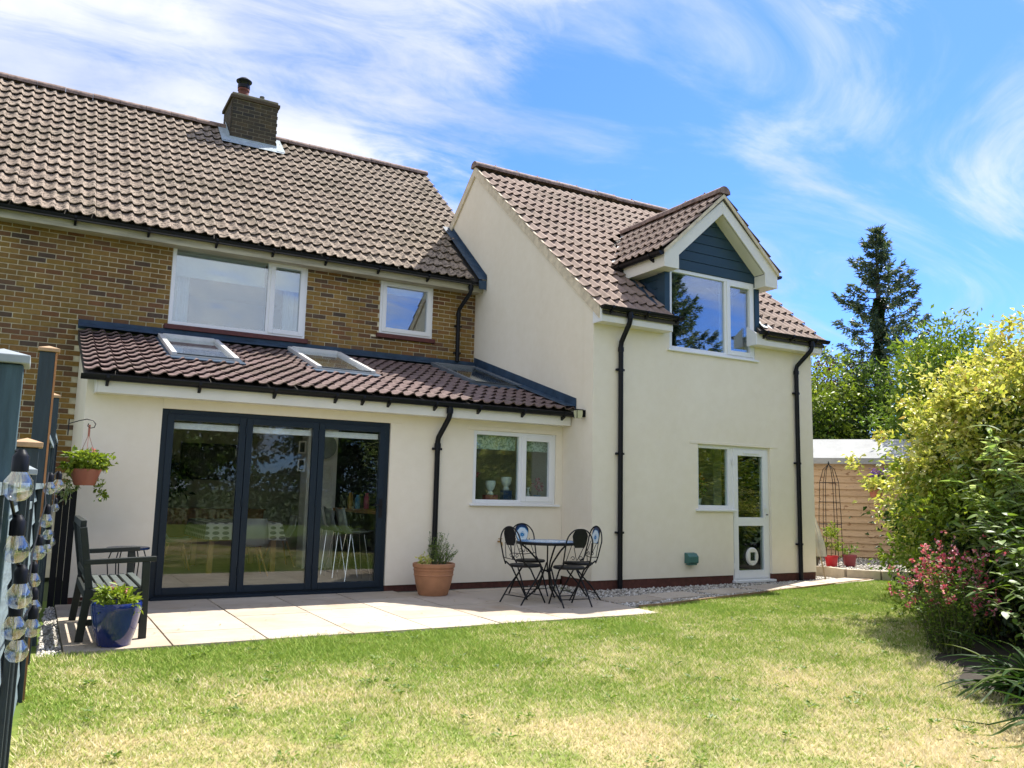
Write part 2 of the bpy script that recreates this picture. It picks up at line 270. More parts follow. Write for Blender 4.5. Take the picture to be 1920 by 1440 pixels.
        s2 = t.nodes.new('ShaderNodeMath'); s2.operation = 'MULTIPLY_ADD'; sv = t.nodes.new('ShaderNodeSeparateColor'); t.links.new(vo.outputs['Color'], sv.inputs[0]); t.links.new(sv.outputs[0], s2.inputs[0]); s2.inputs[1].default_value = 0.16; s2.inputs[2].default_value = -0.08
        t.links.new(s2.outputs[0], w.inputs[1]); t.links.new(_ramp(t, w.outputs[0], stops, 'CONSTANT'), b.inputs['Base Color']); b.inputs['Roughness'].default_value = 0.25; return m
    bl, wh, nv, lb = (0.02, 0.17, 0.42), (0.62, 0.72, 0.78), (0.008, 0.03, 0.10), (0.12, 0.36, 0.60)
    MT['mosaic'] = mosaic('blue_white_mosaic', [(0, bl), (0.16, wh), (0.34, lb), (0.44, wh), (0.58, lb), (0.70, bl), (0.93, nv)], 1/0.38)
    MT['mosaic2'] = mosaic('blue_white_chair_mosaic', [(0, lb), (0.10, bl), (0.22, wh), (0.30, lb), (0.36, wh), (0.80, lb), (0.88, nv)], 1/0.105)
    # leaves
    g = leafmat
    MT['l_gold'] = g('golden_leaf', [(0, (0.30, 0.37, 0.06)), (0.25, (0.50, 0.52, 0.10)), (0.5, (0.64, 0.60, 0.16)), (0.75, (0.74, 0.70, 0.34)), (0.9, (0.36, 0.44, 0.10)), (1, (0.46, 0.30, 0.12))])
    MT['l_sage'] = g('sage_leaf', [(0, (0.17, 0.28, 0.07)), (0.5, (0.32, 0.42, 0.18)), (1, (0.58, 0.64, 0.46))], 0.5, 0.35)
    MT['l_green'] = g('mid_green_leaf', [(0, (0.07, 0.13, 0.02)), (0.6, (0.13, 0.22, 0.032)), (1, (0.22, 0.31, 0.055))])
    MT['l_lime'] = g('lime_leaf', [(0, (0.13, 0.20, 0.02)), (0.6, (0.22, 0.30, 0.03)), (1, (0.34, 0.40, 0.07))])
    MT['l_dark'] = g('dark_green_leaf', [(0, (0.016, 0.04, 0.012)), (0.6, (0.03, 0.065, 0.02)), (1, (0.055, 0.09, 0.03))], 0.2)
    MT['l_spruce'] = g('spruce_needle', [(0, (0.022, 0.048, 0.036)), (0.6, (0.085, 0.14, 0.092)), (1, (0.22, 0.23, 0.13))], 0.35)
    MT['l_plum'] = g('plum_leaf', [(0, (0.06, 0.012, 0.018)), (1, (0.13, 0.03, 0.035))], 0.3)
    MT['l_strap'] = g('strap_leaf', [(0, (0.02, 0.055, 0.012)), (0.6, (0.045, 0.10, 0.02)), (1, (0.14, 0.18, 0.04))], 0.25, 0.5, 1.25, 0.14)
    MT['f_pink'] = g('pink_flower', [(0, (0.48, 0.04, 0.11)), (0.5, (0.64, 0.14, 0.24)), (1, (0.80, 0.48, 0.53))], 0.3)
    MT['f_orange'] = g('orange_flower', [(0, (0.6, 0.16, 0.02)), (1, (0.8, 0.36, 0.05))], 0.3)
    MT['l_litter'] = g('dry_leaf', [(0, (0.10, 0.06, 0.03)), (0.6, (0.24, 0.15, 0.06)), (1, (0.20, 0.20, 0.06))], 0.1)
    MT['f_purple'] = g('purple_flower', [(0, (0.10, 0.03, 0.28)), (1, (0.24, 0.10, 0.50))], 0.3)
    MT['bark'] = plain('bark', (0.075, 0.055, 0.04), 0.9, 0.35, 12, 0.8, 25, 0.02); MT['stem'] = plain('green_stem', (0.10, 0.11, 0.045), 0.8, 0.3, 12)
    MT['parasol'] = plain('cream_canvas', (0.62, 0.56, 0.45), 0.9, 0.1, 12); MT['palewood'] = plain('pale_wood_pole', (0.45, 0.34, 0.2), 0.6, 0.15)
    MT['metergreen'] = plain('green_plastic_cover', (0.05, 0.15, 0.13), 0.45, 0.1); MT['blueitem'] = plain('blue_plastic', (0.03, 0.22, 0.45), 0.4, 0.1); MT['pinkitem'] = plain('pink_plastic', (0.5, 0.06, 0.16), 0.4, 0.1)
    MT['ceramic'] = plain('white_ceramic', (0.72, 0.71, 0.66), 0.3, 0.04); MT['redbox'] = plain('dull_red_box', (0.28, 0.05, 0.06), 0.6, 0.1); MT['navy'] = plain('navy_box', (0.02, 0.05, 0.14), 0.5, 0.1)
    MT['picture'] = plain('dark_picture', (0.03, 0.035, 0.03), 0.4, 0.5, 6); MT['lamp'] = plain('lamp_lens', (0.5, 0.5, 0.32), 0.2, 0.1)
make_materials()

# ------------------------------------------------------------------ helpers: geometry
class MB:
    def __init__(s): s.v = []; s.f = []
    def add(s, vs, fs):
        o = len(s.v); s.v += [tuple(v) for v in vs]; s.f += [tuple(i+o for i in f) for f in fs]; return s
    def box(s, x0, x1, y0, y1, z0, z1):
        return s.add([(x0,y0,z0),(x1,y0,z0),(x1,y1,z0),(x0,y1,z0),(x0,y0,z1),(x1,y0,z1),(x1,y1,z1),(x0,y1,z1)],
                     [(0,3,2,1),(4,5,6,7),(0,1,5,4),(1,2,6,5),(2,3,7,6),(3,0,4,7)])
    def frame(s, x0, x1, z0, z1, w, y0, y1):
        s.box(x0, x0+w, y0, y1, z0, z1); s.box(x1-w, x1, y0, y1, z0, z1)
        s.box(x0+w, x1-w, y0, y1, z0, z0+w); s.box(x0+w, x1-w, y0, y1, z1-w, z1); return s
    def prism(s, poly, axis, a, b):
        n = len(poly)
        def p(q, t): return (t, q[0], q[1]) if axis == 0 else (q[0], t, q[1]) if axis == 1 else (q[0], q[1], t)
        vs = [p(q, a) for q in poly]+[p(q, b) for q in poly]
        return s.add(vs, [tuple(range(n))[::-1], tuple(range(n, 2*n))]+[(i, (i+1) % n, n+(i+1) % n, n+i) for i in range(n)])
    def tube(s, pts, r, seg=8, cap=True):
        pts = [Vector(p) for p in pts]; rs = r if isinstance(r, (list, tuple)) else [r]*len(pts); o = []
        prev = None
        for i, p in enumerate(pts):
            d = (pts[min(i+1, len(pts)-1)]-pts[max(i-1, 0)]).normalized()
            if prev is None:
                u = d.orthogonal().normalized()
            else:
                u = (prev-d*prev.dot(d)); u = u.normalized() if u.length > 1e-6 else d.orthogonal().normalized()
            prev = u; w = d.cross(u)
            o += [p+(u*math.cos(2*math.pi*k/seg)+w*math.sin(2*math.pi*k/seg))*rs[i] for k in range(seg)]
        fs = [(i*seg+k, i*seg+(k+1) % seg, (i+1)*seg+(k+1) % seg, (i+1)*seg+k) for i in range(len(pts)-1) for k in range(seg)]
        if cap: fs += [tuple(range(seg))[::-1], tuple((len(pts)-1)*seg+k for k in range(seg))]
        return s.add(o, fs)
    def lathe(s, prof, c=(0, 0, 0), seg=20):
        vs = [(c[0]+r*math.cos(2*math.pi*k/seg), c[1]+r*math.sin(2*math.pi*k/seg), c[2]+z) for r, z in prof for k in range(seg)]
        n = len(prof)
        fs = [(i*seg+k, i*seg+(k+1) % seg, (i+1)*seg+(k+1) % seg, (i+1)*seg+k) for i in range(n-1) for k in range(seg)]
        fs += [tuple(range(seg))[::-1], tuple((n-1)*seg+k for k in range(seg))]
        return s.add(vs, fs)
    def bar(s, a, b, w, h, up=(0, 0, 1)):
        a, b = Vector(a), Vector(b); d = (b-a).normalized(); u = Vector(up); sd = d.cross(u)
        sd = sd.normalized() if sd.length > 1e-6 else d.orthogonal().normalized(); u = sd.cross(d)
        vs = [p+sd*x*w/2+u*z*h/2 for p in (a, b) for x, z in ((-1,-1),(1,-1),(1,1),(-1,1))]
        return s.add(vs, [(0,1,2,3),(7,6,5,4),(0,4,5,1),(1,5,6,2),(2,6,7,3),(3,7,4,0)])
    def build(s, name, m, parent=None, smooth=False, bevel=0):
        me = bpy.data.meshes.new(name); me.from_pydata(s.v, [], s.f); me.validate(); me.update()
        return link(name, me, m, parent, smooth, bevel)
def fixnormals(me):
    import bmesh
    bm = bmesh.new(); bm.from_mesh(me); bmesh.ops.recalc_face_normals(bm, faces=bm.faces); bm.to_mesh(me); bm.free()
def link(name, me, m, parent=None, smooth=False, bevel=0):
    if m is not None and not me.materials: me.materials.append(MT[m] if isinstance(m, str) else m)
    fixnormals(me) if len(me.polygons) < 20000 else None
    if smooth:
        me.polygons.foreach_set('use_smooth', [True]*len(me.polygons))
        try: me.set_sharp_from_angle(angle=R(40))
        except Exception: pass
    o = bpy.data.objects.new(name, me); COL.objects.link(o)
    if parent: o.parent = parent
    if bevel:
        b = o.modifiers.new('bevel', 'BEVEL'); b.width = bevel; b.segments = 2; b.limit_method = 'ANGLE'
    return o
def share(name, me, parent, mat4):
    o = bpy.data.objects.new(name, me); COL.objects.link(o); o.parent = parent; o.matrix_basis = mat4; return o
def npmesh(name, V, F, m, parent=None, smooth=False):
    me = bpy.data.meshes.new(name); V = np.asarray(V, np.float32); F = np.asarray(F, np.int32); k = F.shape[1]
    me.vertices.add(len(V)); me.vertices.foreach_set('co', V.ravel())
    me.loops.add(F.size); me.loops.foreach_set('vertex_index', F.ravel())
    me.polygons.add(len(F)); me.polygons.foreach_set('loop_start', np.arange(0, F.size, k, dtype=np.int32)); me.polygons.foreach_set('loop_total', np.full(len(F), k, np.int32))
    if smooth: me.polygons.foreach_set('use_smooth', [True]*len(F))
    me.update(calc_edges=True); me.validate()
    me.materials.append(MT[m]); o = bpy.data.objects.new(name, me); COL.objects.link(o)
    if parent: o.parent = parent
    return o
def thing(name, label, cat, loc=(0, 0, 0), rz=0, group=None):
    o = bpy.data.objects.new(name, None); COL.objects.link(o); o.location = loc; o.rotation_euler = (0, 0, rz); o.empty_display_size = 0.2
    return tag(o, label, cat, group)
def tag(o, label=None, cat=None, group=None, kind=None):
    for k, v in (('label', label), ('category', cat), ('group', group), ('kind', kind)):
        if v: o[k] = v
    return o
def kids(o): return [c for c in bpy.data.objects if c.parent == o]
def copy_tree(o, parent=None, cat=True):
    c = o.copy(); COL.objects.link(c); c.parent = parent
    for ch in kids(o): copy_tree(ch, c)
    return c
def unit(a): return a/np.maximum(np.linalg.norm(a, axis=1, keepdims=True), 1e-9)
def leaves(P, D, Nn, Ln, Wd, fold=0.25, droop=0.15):
    """folded leaf per point: 4 verts and 2 triangles each"""
    n = len(P); D = unit(D); S = unit(np.cross(D, Nn)); U = np.cross(S, D); Ln = np.broadcast_to(np.asarray(Ln, float).reshape(-1, 1), (n, 1)); Wd = np.broadcast_to(np.asarray(Wd, float).reshape(-1, 1), (n, 1))
    mid = P+D*Ln*0.45+U*Wd*fold
    V = np.stack([P, mid-S*Wd/2, P+D*Ln-U*Ln*droop, mid+S*Wd/2], 1).reshape(-1, 3)
    b = np.arange(n)[:, None]*4
    F = np.stack([b+np.array([[0, 2, 1]]), b+np.array([[0, 3, 2]])], 1).reshape(-1, 3)
    return V, F
def rdir(n, up=0.0):
    d = RNG.normal(size=(n, 3)); d[:, 2] += up; return unit(d)
def crown_points(c, rad, n, nclump, spread, shell=0.45, flat=1.0):
    """points in clumps on an uneven ellipsoid"""
    cd = rdir(nclump); rr = shell+(1-shell)*RNG.random((nclump, 1))**0.5
    rr *= 1+0.18*np.sin(cd[:, :1]*7+cd[:, 1:2]*5)+0.12*RNG.normal(size=(nclump, 1))
    cc = np.array(c)+cd*rr*np.array(rad); sz = spread*(0.5+RNG.random((nclump, 1)))
    k = RNG.integers(0, nclump, n); P = cc[k]+RNG.normal(size=(n, 3))*sz[k]*np.array([1, 1, flat])*0.55
    return P, unit(P-np.array(c)+1e-6)
def foliage(name, m, parent, c, rad, n, nclump, spread, ln, wd, shell=0.45, droop=0.2, up=0.4, flat=0.8, zmin=0.02):
    P, O = crown_points(c, rad, n, nclump, spread, shell, flat); P = P[P[:, 2] > zmin]; O = O[:len(P)]; n = len(P)
    D = unit(unit(P-np.array(c))*0.9+rdir(n)*0.9+np.array([0, 0, -0.1])); Nn = unit(rdir(n, up)+np.array([0, 0, 0.7]))
    V, F = leaves(P, D, Nn, ln*(0.6+0.8*RNG.random(n)), wd*(0.6+0.8*RNG.random(n)), 0.2, droop)
    o = npmesh(name, V, F, m, parent)
    if name == 'flower': o['kind'] = 'stuff'
    return o
# ================================================================== GROUND AND PATIO
BED = [(5.6, -1.05), (4.6, -2.25), (2.17, -3.95), (0.9, -4.9), (-0.19, -5.68), (-1.2, -6.45), (-1.75, -6.95), (-2.4, -7.7), (-3.2, -8.6), (-4.4, -10.2)]   # edge of the shrub border
def edge_x(y):
    pts = BED
    for (xa, ya), (xb, yb) in zip(pts, pts[1:]):
        if yb <= y <= ya: return xa+(xb-xa)*(ya-y)/(ya-yb)
    return 5.6 if y > -1.05 else -4.4+(y+10.2)*0.2
def fence_x(y): return -6.64+0.034*(y+4.16)
g = MB(); g.add([(-400, -400, -0.06), (400, -400, -0.06), (400, 500, -0.06), (-400, 500, -0.06)], [(0, 1, 2, 3)])
tag(g.build('ground', 'field'), 'flat green land around the house and gardens', None, None, 'structure')
g = MB(); g.add([(-6.9, -24, -0.03), (12, -24, -0.03), (12, 0.6, -0.03), (-6.9, 0.6, -0.03)], [(0, 1, 2, 3)])
lawn = tag(g.build('lawn', 'lawn'), 'sun dried lawn of straw and green patches', None, None, 'structure')
bed = [(x+0.12+min(0.5, max(0, (-6.2-y)*0.4)), y-0.05, -0.022) for x, y in BED]
g = MB(); g.add(bed+[(2.0, -14.0, -0.022), (11.9, -14.0, -0.022), (11.9, -1.6, -0.022)], [tuple(range(len(bed)+3))]); tag(g.build('border_soil', 'soil'), 'dark soil of the shrub border', None, None, 'structure')
def edge_front(x):   # front edge of patio, then of the gravel strip
    if x < -0.55: return -2.85
    if x < -0.1: return -2.35
    return -2.30+0.22*(x+0.1)
def grass_blades():
    n = 860000
    # denser toward the camera
    y = -10.6+RNG.random(n)**1.25*9.6; x = -6.95+RNG.random(n)*13.2
    ex = np.array([edge_x(v) for v in np.linspace(-10.7, -1.0, 400)]); exi = np.interp(y, np.linspace(-10.7, -1.0, 400), ex)
    ef = np.where(x < -0.55, -2.86, np.where(x < -0.1, -2.36, -2.31+0.22*(x+0.1)))
    d = np.hypot(x+6.712, y+10.13)
    keep = (x > fence_x(y)+0.0) & (x < exi+0.35+0.15*np.sin(y*9)+np.clip((-6.2-y)*0.45, 0, 0.55)) & (y < ef+0.05*RNG.random(n)**2*np.clip(0.6+np.sin(x*7.0)+np.sin(x*2.3), 0, 1.6)) & (d > 2.2)
    x, y, d = x[keep], y[keep], d[keep]; n = len(x)
    a = RNG.random(n)*2*math.pi; h = np.clip(d/7.5, 0.6, 1.0)*(0.018+0.026*RNG.random(n))*(1+0.5*np.clip(np.sin(x*3.1)*np.sin(y*2.7), 0, 1)); w = np.clip(0.0009*d, 0.0026, 0.009)*(0.7+0.6*RNG.random(n))
    ln = h*(0.5+0.9*RNG.random(n)); th = RNG.random(n)*2*math.pi
    b = np.stack([x, y, np.full(n, -0.032)], 1); s = np.stack([np.cos(a), np.sin(a), np.zeros(n)], 1)*w[:, None]
    t = b+np.stack([np.cos(th)*ln, np.sin(th)*ln, h], 1)
    V = np.stack([b-s, b+s, t], 1).reshape(-1, 3); F = np.arange(3*n).reshape(-1, 3)
    o = npmesh('grass', V, F, 'grass'); tag(o, 'short mown grass, straw coloured and green in patches', None, None, 'stuff')
grass_blades()
def weeds():
    n = 260; x = -6.4+RNG.random(n)*9; y = -9.6+RNG.random(n)*6.6; ex = np.interp(y, [q[1] for q in BED[::-1]], [q[0] for q in BED[::-1]]); k = x < ex; x, y = x[k], y[k]; n = len(x)
    m = 16; c = np.repeat(np.stack([x, y, np.full(n, -0.012)], 1), m, 0); r = np.repeat(0.02+0.05*RNG.random(n), m); a = RNG.random(n*m)*6.283; P = c+np.stack([np.cos(a)*r*RNG.random(n*m), np.sin(a)*r*RNG.random(n*m), 0.02*RNG.random(n*m)], 1)
    D = np.stack([np.cos(a), np.sin(a), 0.35+0.5*RNG.random(n*m)], 1); V, F = leaves(P, D, np.tile([[0, 0, 1.0]], (n*m, 1))+rdir(n*m)*0.3, 0.022+0.02*RNG.random(n*m), 0.013, 0.2, 0.25)
    tag(npmesh('clover', V, F, 'l_green'), 'small clover and weed tufts in the lawn', None, None, 'stuff')
weeds()

patio = tag(MB().box(-6.40, -0.56, -2.84, 0.02, -0.06, -0.012).build('patio', 'joint'), 'pale sandstone patio along the back of the house', None, None, 'structure')
rs = random.Random(5)
def slab(x0, x1, y0, y1, parent, z=0.0, g=0.006):
    mb = MB(); dz = rs.uniform(-0.002, 0.002); mb.box(x0+g, x1-g, y0+g, y1-g, -0.045, z+dz)
    return mb.build('paving_slab', 'paving', parent, bevel=0.004)
xs = [-6.40, -5.62, -4.86, -4.10, -3.34, -2.58, -1.82, -1.19, -0.56]
for i in range(len(xs)-1):
    y = -2.85; k = 0; seq = [[0.92, 0.62, 0.92, 0.62], [0.62, 0.92, 0.62, 0.92], [0.46, 0.92, 0.92, 0.62]][i % 3]
    while y < -0.02:
        y1 = min(y+seq[k % 4], 0.0); y1 = 0.0 if -y1 < 0.2 else y1
        if y1 > -0.3 and xs[i] > -2.6: y1 = min(y1, -0.16)
        slab(xs[i], xs[i+1], y, y1, patio); y = y1; k += 1
        if y1 >= -0.17 and xs[i] > -2.6: break
# stepping slabs in the gravel along the gable wall
def litter():
    n = 170; x = -6.3+RNG.random(n)*9.5; y = -2.8+RNG.random(n)**1.6*2.7; k = (x < -0.6) | (y > -2.2+0.22*np.maximum(x, 0)); x, y = x[k & (y < -0.1)], y[k & (y < -0.1)]; n = len(x)
    P = np.stack([x, y, np.full(n, 0.007)], 1); a = RNG.random(n)*6.283; V, F = leaves(P, np.stack([np.cos(a), np.sin(a), 0.05+0*a], 1), np.tile([[0, 0, 1.0]], (n, 1)), 0.018+0.03*RNG.random(n), 0.014, 0.25, -0.05)
    tag(npmesh('leaf_litter', V, F, 'l_litter'), 'small dry leaves blown over the patio', None, None, 'stuff')
litter()
path = tag(MB().add([(-0.56, -2.33, -0.02), (5.9, -1.02, -0.02), (9.2, -1.4, -0.02), (9.2, 3.2, -0.02), (4.5, 3.2, -0.02), (4.5, -0.7, -0.02), (-0.56, -0.7, -0.02)], [(0, 1, 2, 3, 4, 5, 6)]).build('gravel_path', 'gravelbed'), 'gravel strip along the rendered wall with stepping slabs', None, None, 'structure')
for (cx, cy, a) in ((-0.12, -1.75, 0.05), (0.72, -1.62, 0.12), (1.75, -1.52, 0.18), (2.75, -1.36, 0.2), (3.65, -1.25, 0.2), (4.5, -1.12, 0.22), (5.25, -0.98, 0.22)):
    o = MB().box(-0.40, 0.40, -0.22, 0.22, -0.05, 0.0).build('paving_slab', 'paving', path, bevel=0.006); o.location = (cx, cy, 0.004); o.rotation_euler = (0, 0, a)
def gravel(name, label, test, n, z, xr, yr, s0=0.010, s1=0.022):
    x = xr[0]+RNG.random(n)*(xr[1]-xr[0]); y = yr[0]+RNG.random(n)*(yr[1]-yr[0]); k = np.array([test(a, b) for a, b in zip(x, y)]); x, y = x[k], y[k]; n = len(x)
    s = s0+(s1-s0)*RNG.random(n); oc = np.array([(1,0,0),(-1,0,0),(0,1,0),(0,-1,0),(0,0,1),(0,0,-1)], float)
    V = oc[None]*s[:, None, None]*(0.6+0.8*RNG.random((n, 6, 1)))*np.array([1, 1, 0.75]); a = RNG.random(n)*6.28; c, sn = np.cos(a)[:, None], np.sin(a)[:, None]
    V = np.stack([V[:, :, 0]*c-V[:, :, 1]*sn, V[:, :, 0]*sn+V[:, :, 1]*c, V[:, :, 2]], 2); V += np.stack([x, y, z+0.4*s], 1)[:, None]
    f = np.array([(0,2,4),(2,1,4),(1,3,4),(3,0,4),(2,0,5),(1,2,5),(3,1,5),(0,3,5)]); F = (np.arange(n)[:, None, None]*6+f[None]).reshape(-1, 3)
    tag(npmesh(name, V.reshape(-1, 3), F, 'gravel'), label, None, None, 'stuff')
gravel('gravel', 'pale mixed gravel beside the rendered wall', lambda x, y: edge_front(max(x, -0.5))+0.02 < y < (-0.76 if 0 < x < 4.5 else -0.02 if x < 0 else 0.4) and (x > -0.55) and not (x > 4.95 and y > -0.9-0.35*max(0, x-5.2)), 15000, -0.02, (-0.55, 5.7), (-2.35, 0.4))
gravel('gravel', 'thin line of gravel between patio and kitchen wall', lambda x, y: True, 900, -0.03, (-2.55, -0.02), (-0.15, -0.01), 0.008, 0.016)
gravel('gravel', 'dark gravel gap between fence and patio', lambda x, y: x > fence_x(y)+0.02 and x < -6.40, 1500, -0.035, (-6.62, -6.39), (-2.9, 0.0))
e = thing('path_edging', 'thin timber edging board between gravel path and lawn', 'edging', (-0.1, -2.32, 0))
for a, b in (((-0.46, -2.36), (-0.1, -2.32)), ((-0.1, -2.32), (1.8, -1.90)), ((1.8, -1.90), (3.7, -1.48)), ((3.7, -1.48), (5.75, -1.03))):
    MB().bar((a[0]+0.1, a[1]+2.32, -0.03), (b[0]+0.1-0.004, b[1]+2.32, -0.03), 0.022, 0.09).build('board', 'edging', e)

# ================================================================== ROOF TILES
PROF = [(0, 0.004), (0.22, 0.0), (0.46, 0.008), (0.68, 0.034), (0.84, 0.040), (0.97, 0.011)]
TW, TG = 0.3335, 0.318
def tile_mesh():
    pts = [((k+s)*TW/2, z) for k in (0, 1) for s, z in PROF]+[(TW-0.002, 0.004)]
    n = len(pts); ln = TG+0.05
    V = [(u, -0.006, z+0.045) for u, z in pts]+[(u, ln, z+0.004) for u, z in pts]+[(u, -0.006, z+0.045) for u, z in pts]+[(u, -0.004, z+0.031) for u, z in pts]
    F = [(i, i+1, n+i+1, n+i) for i in range(n-1)]+[(3*n+i, 3*n+i+1, 2*n+i+1, 2*n+i) for i in range(n-1)]
    return V, F, n
def tile_data(m):
    V, F, n = tile_mesh(); me = bpy.data.meshes.new('roof_tile'); me.from_pydata(V, [], F); me.update()
    me.polygons.foreach_set('use_smooth', [i < n-1 for i in range(len(F))]); me.materials.append(MT[m]); return me
def tmat(o, u, v, n):
    return Matrix(((u[0], v[0], n[0], o[0]), (u[1], v[1], n[1], o[1]), (u[2], v[2], n[2], o[2]), (0, 0, 0, 1)))
CAM = Vector((-6.7122, -10.13, 1.2691))
def lay_tiles(parent, m, mats, limit=300):
    """mats: placement matrices. The LIMIT nearest are tiles of their own, the others one mass."""
    jit = random.Random(3); me = tile_data(m); out = []
    for mt in mats:
        t_ = mt.translation; wob = 0.006*math.sin(t_.x*1.7+t_.z*2.1)+0.004*math.sin(t_.x*4.3-t_.z*3.0); j = Matrix.Translation((jit.uniform(-0.0015, 0.0015), wob+jit.uniform(-0.006, 0.006), abs(wob)*0.6+jit.uniform(0, 0.004))) @ Matrix.Rotation(jit.uniform(-0.012, 0.012), 4, 'Z') @ Matrix.Rotation(jit.uniform(-0.014, 0.008), 4, 'X'); out.append(mt @ j)
    out.sort(key=lambda q: (q.translation-CAM).length)
    for mt in out[:limit]: share('roof_tile', me, parent, mt)
    if out[limit:]:
        V, F, n = tile_mesh(); VV = []; FF = []
        for mt in out[limit:]:
            o = len(VV); VV += [tuple(mt @ Vector(p)) for p in V]; FF += [tuple(i+o for i in f) for f in F]
        me2 = bpy.data.meshes.new('far_roof_tiles'); me2.from_pydata(VV, [], FF); me2.polygons.foreach_set('use_smooth', [i % (2*(n-1)) < n-1 for i in range(len(FF))])
        me2.materials.append(MT[m]); o = bpy.data.objects.new('far_roof_tiles', me2); COL.objects.link(o); o.parent = parent; o['kind'] = 'stuff'
def slope_mats(x0, x1, y0, z0, sl, rows, keep, g=TG):
    c = 1/math.sqrt(1+sl*sl); s = sl*c; u = (1, 0, 0); v = (0, c, s); n = (0, -s, c); r = []
    cols = int(math.ceil((x1-x0)/TW-1e-6))
    for j in range(rows):
        for i in range(cols):
            x = x0+i*TW; d = j*g; o = (x, y0+c*d, z0+s*d)
            if keep(x, x+TW, y0+c*d, y0+c*(d+g)): r.append(tmat(o, u, v, n))
    return r
def ridge_run(parent, a, b, r=0.11, ln=0.45, m='ridge', clip=True):
    a, b = Vector(a), Vector(b); d = b-a; L_ = d.length; d.normalize(); sd = d.cross(Vector((0, 0, 1))).normalized(); n = int(L_/ln)
    for k in range(n):
        mb = MB(); p, q = a+d*(k*L_/n), a+d*((k+1)*L_/n-0.006); o = []; jz = rs.uniform(-0.006, 0.006)
        for pt, rr in ((p, r), (q, r)):
            for t in range(9):
                an = R(-8)+math.pi*t/8*(196/180)-R(0); o.append(pt+sd*math.cos(an)*rr+Vector((0, 0, math.sin(an)*rr*0.92-0.02+jz)))
        mb.add(o, [(i, i+1, 9+i+1, 9+i) for i in range(8)]+[tuple(range(9)), tuple(range(17, 8, -1))])
        if clip and k: 
            t = a+d*(k*L_/n); mb.add([t+sd*x+d*y+Vector((0, 0, z)) for x, y, z in ((-0.018, -0.02, r*0.8), (0.018, -0.02, r*0.8), (0.018, 0.02, r*0.8), (-0.018, 0.02, r*0.8), (0, 0, r*1.12))], [(0, 1, 4), (1, 2, 4), (2, 3, 4), (3, 0, 4)])
        mb.build('ridge_tile', m, parent, smooth=True)

# ================================================================== shared house pieces
def wall_xz(mb, y0, y1, x0, x1, z0, z1, holes):
    X = sorted({x0, x1, *[h[0] for h in holes], *[h[1] for h in holes]}); Z = sorted({z0, z1, *[h[2] for h in holes], *[h[3] for h in holes]})
    X = [x for x in X if x0 <= x <= x1]; Z = [z for z in Z if z0 <= z <= z1]
    def solid(i, j):
        if not (0 <= i < len(X)-1 and 0 <= j < len(Z)-1): return False
        cx, cz = (X[i]+X[i+1])/2, (Z[j]+Z[j+1])/2
        return not any(h[0] < cx < h[1] and h[2] < cz < h[3] for h in holes)
    for i in range(len(X)-1):
        for j in range(len(Z)-1):
            if not solid(i, j): continue
            a, b, c, d = X[i], X[i+1], Z[j], Z[j+1]
            mb.add([(a, y0, c), (b, y0, c), (b, y0, d), (a, y0, d)], [(0, 1, 2, 3)]); mb.add([(a, y1, c), (b, y1, c), (b, y1, d), (a, y1, d)], [(3, 2, 1, 0)])
            if not solid(i-1, j): mb.add([(a, y0, c), (a, y1, c), (a, y1, d), (a, y0, d)], [(3, 2, 1, 0)])
            if not solid(i+1, j): mb.add([(b, y0, c), (b, y1, c), (b, y1, d), (b, y0, d)], [(0, 1, 2, 3)])
            if not solid(i, j-1): mb.add([(a, y0, c), (b, y0, c), (b, y1, c), (a, y1, c)], [(3, 2, 1, 0)])
            if not solid(i, j+1): mb.add([(a, y0, d), (b, y0, d), (b, y1, d), (a, y1, d)], [(0, 1, 2, 3)])
    return mb
def room(parent, x0, x1, y0, y1, z0, z1, wallm, floorm='roomfloor'):
    mb = MB()
    for a in ([(x0,y0,z0),(x0,y1,z0),(x0,y1,z1),(x0,y0,z1)], [(x1,y0,z0),(x1,y1,z0),(x1,y1,z1),(x1,y0,z1)], [(x0,y1,z0),(x1,y1,z0),(x1,y1,z1),(x0,y1,z1)], [(x0,y0,z1),(x1,y0,z1),(x1,y1,z1),(x0,y1,z1)]): mb.add(a, [(0,1,2,3)])
    mb.build('room_wall', wallm, parent); MB().add([(x0,y0,z0),(x1,y0,z0),(x1,y1,z0),(x0,y1,z0)], [(0,1,2,3)]).build('room_floor', floorm, parent)
def glazed(parent, x0, x1, z0, z1, y, split=None, opener=None, glass='glass', m='white', fw=0.055, sillz=None, sill=None, label=None, vent=False):
    """white window: outer frame (part), mullion, sash, pane, sill (sub-parts). y = outer face of the frame"""
    mb = MB(); mb.frame(x0, x1, z0, z1, fw, y, y+0.07); w = mb.build('window', m, parent, bevel=0.004)
    if label: w['label'] = label
    edges = [x0+fw]+([split-0.03, split+0.03] if split else [])+[x1-fw]
    if split: MB().box(split-0.03, split+0.03, y+0.001, y+0.069, z0+fw, z1-fw).build('mullion', m, w, bevel=0.003)
    bays = [(edges[0], edges[1])]+([(edges[2], edges[3])] if split else [])
    for i, (a, b) in enumerate(bays):
        c, d = z0+fw, z1-fw
        if opener == i:
            sw = 0.055; MB().frame(a-0.018, b+0.018, c-0.018, d+0.018, sw+0.018, y-0.016, y+0.045).build('sash', m, w, bevel=0.004)
            if vent: MB().box(a+0.05, b-0.05, y-0.028, y-0.016, d-0.02, d+0.0).build('trickle_vent', m, w)
            a, b, c, d = a+sw, b-sw, c+sw, d-sw
        MB().box(a-0.004, b+0.004, y+0.026, y+0.044, c-0.004, d+0.004).build('pane', glass, w)
    if sill: MB().box(x0-0.05, x1+0.05, y-sill[0], y+0.02, z0-sill[1], z0-0.002).build('sill', sill[2], w, bevel=0.006)
    return w
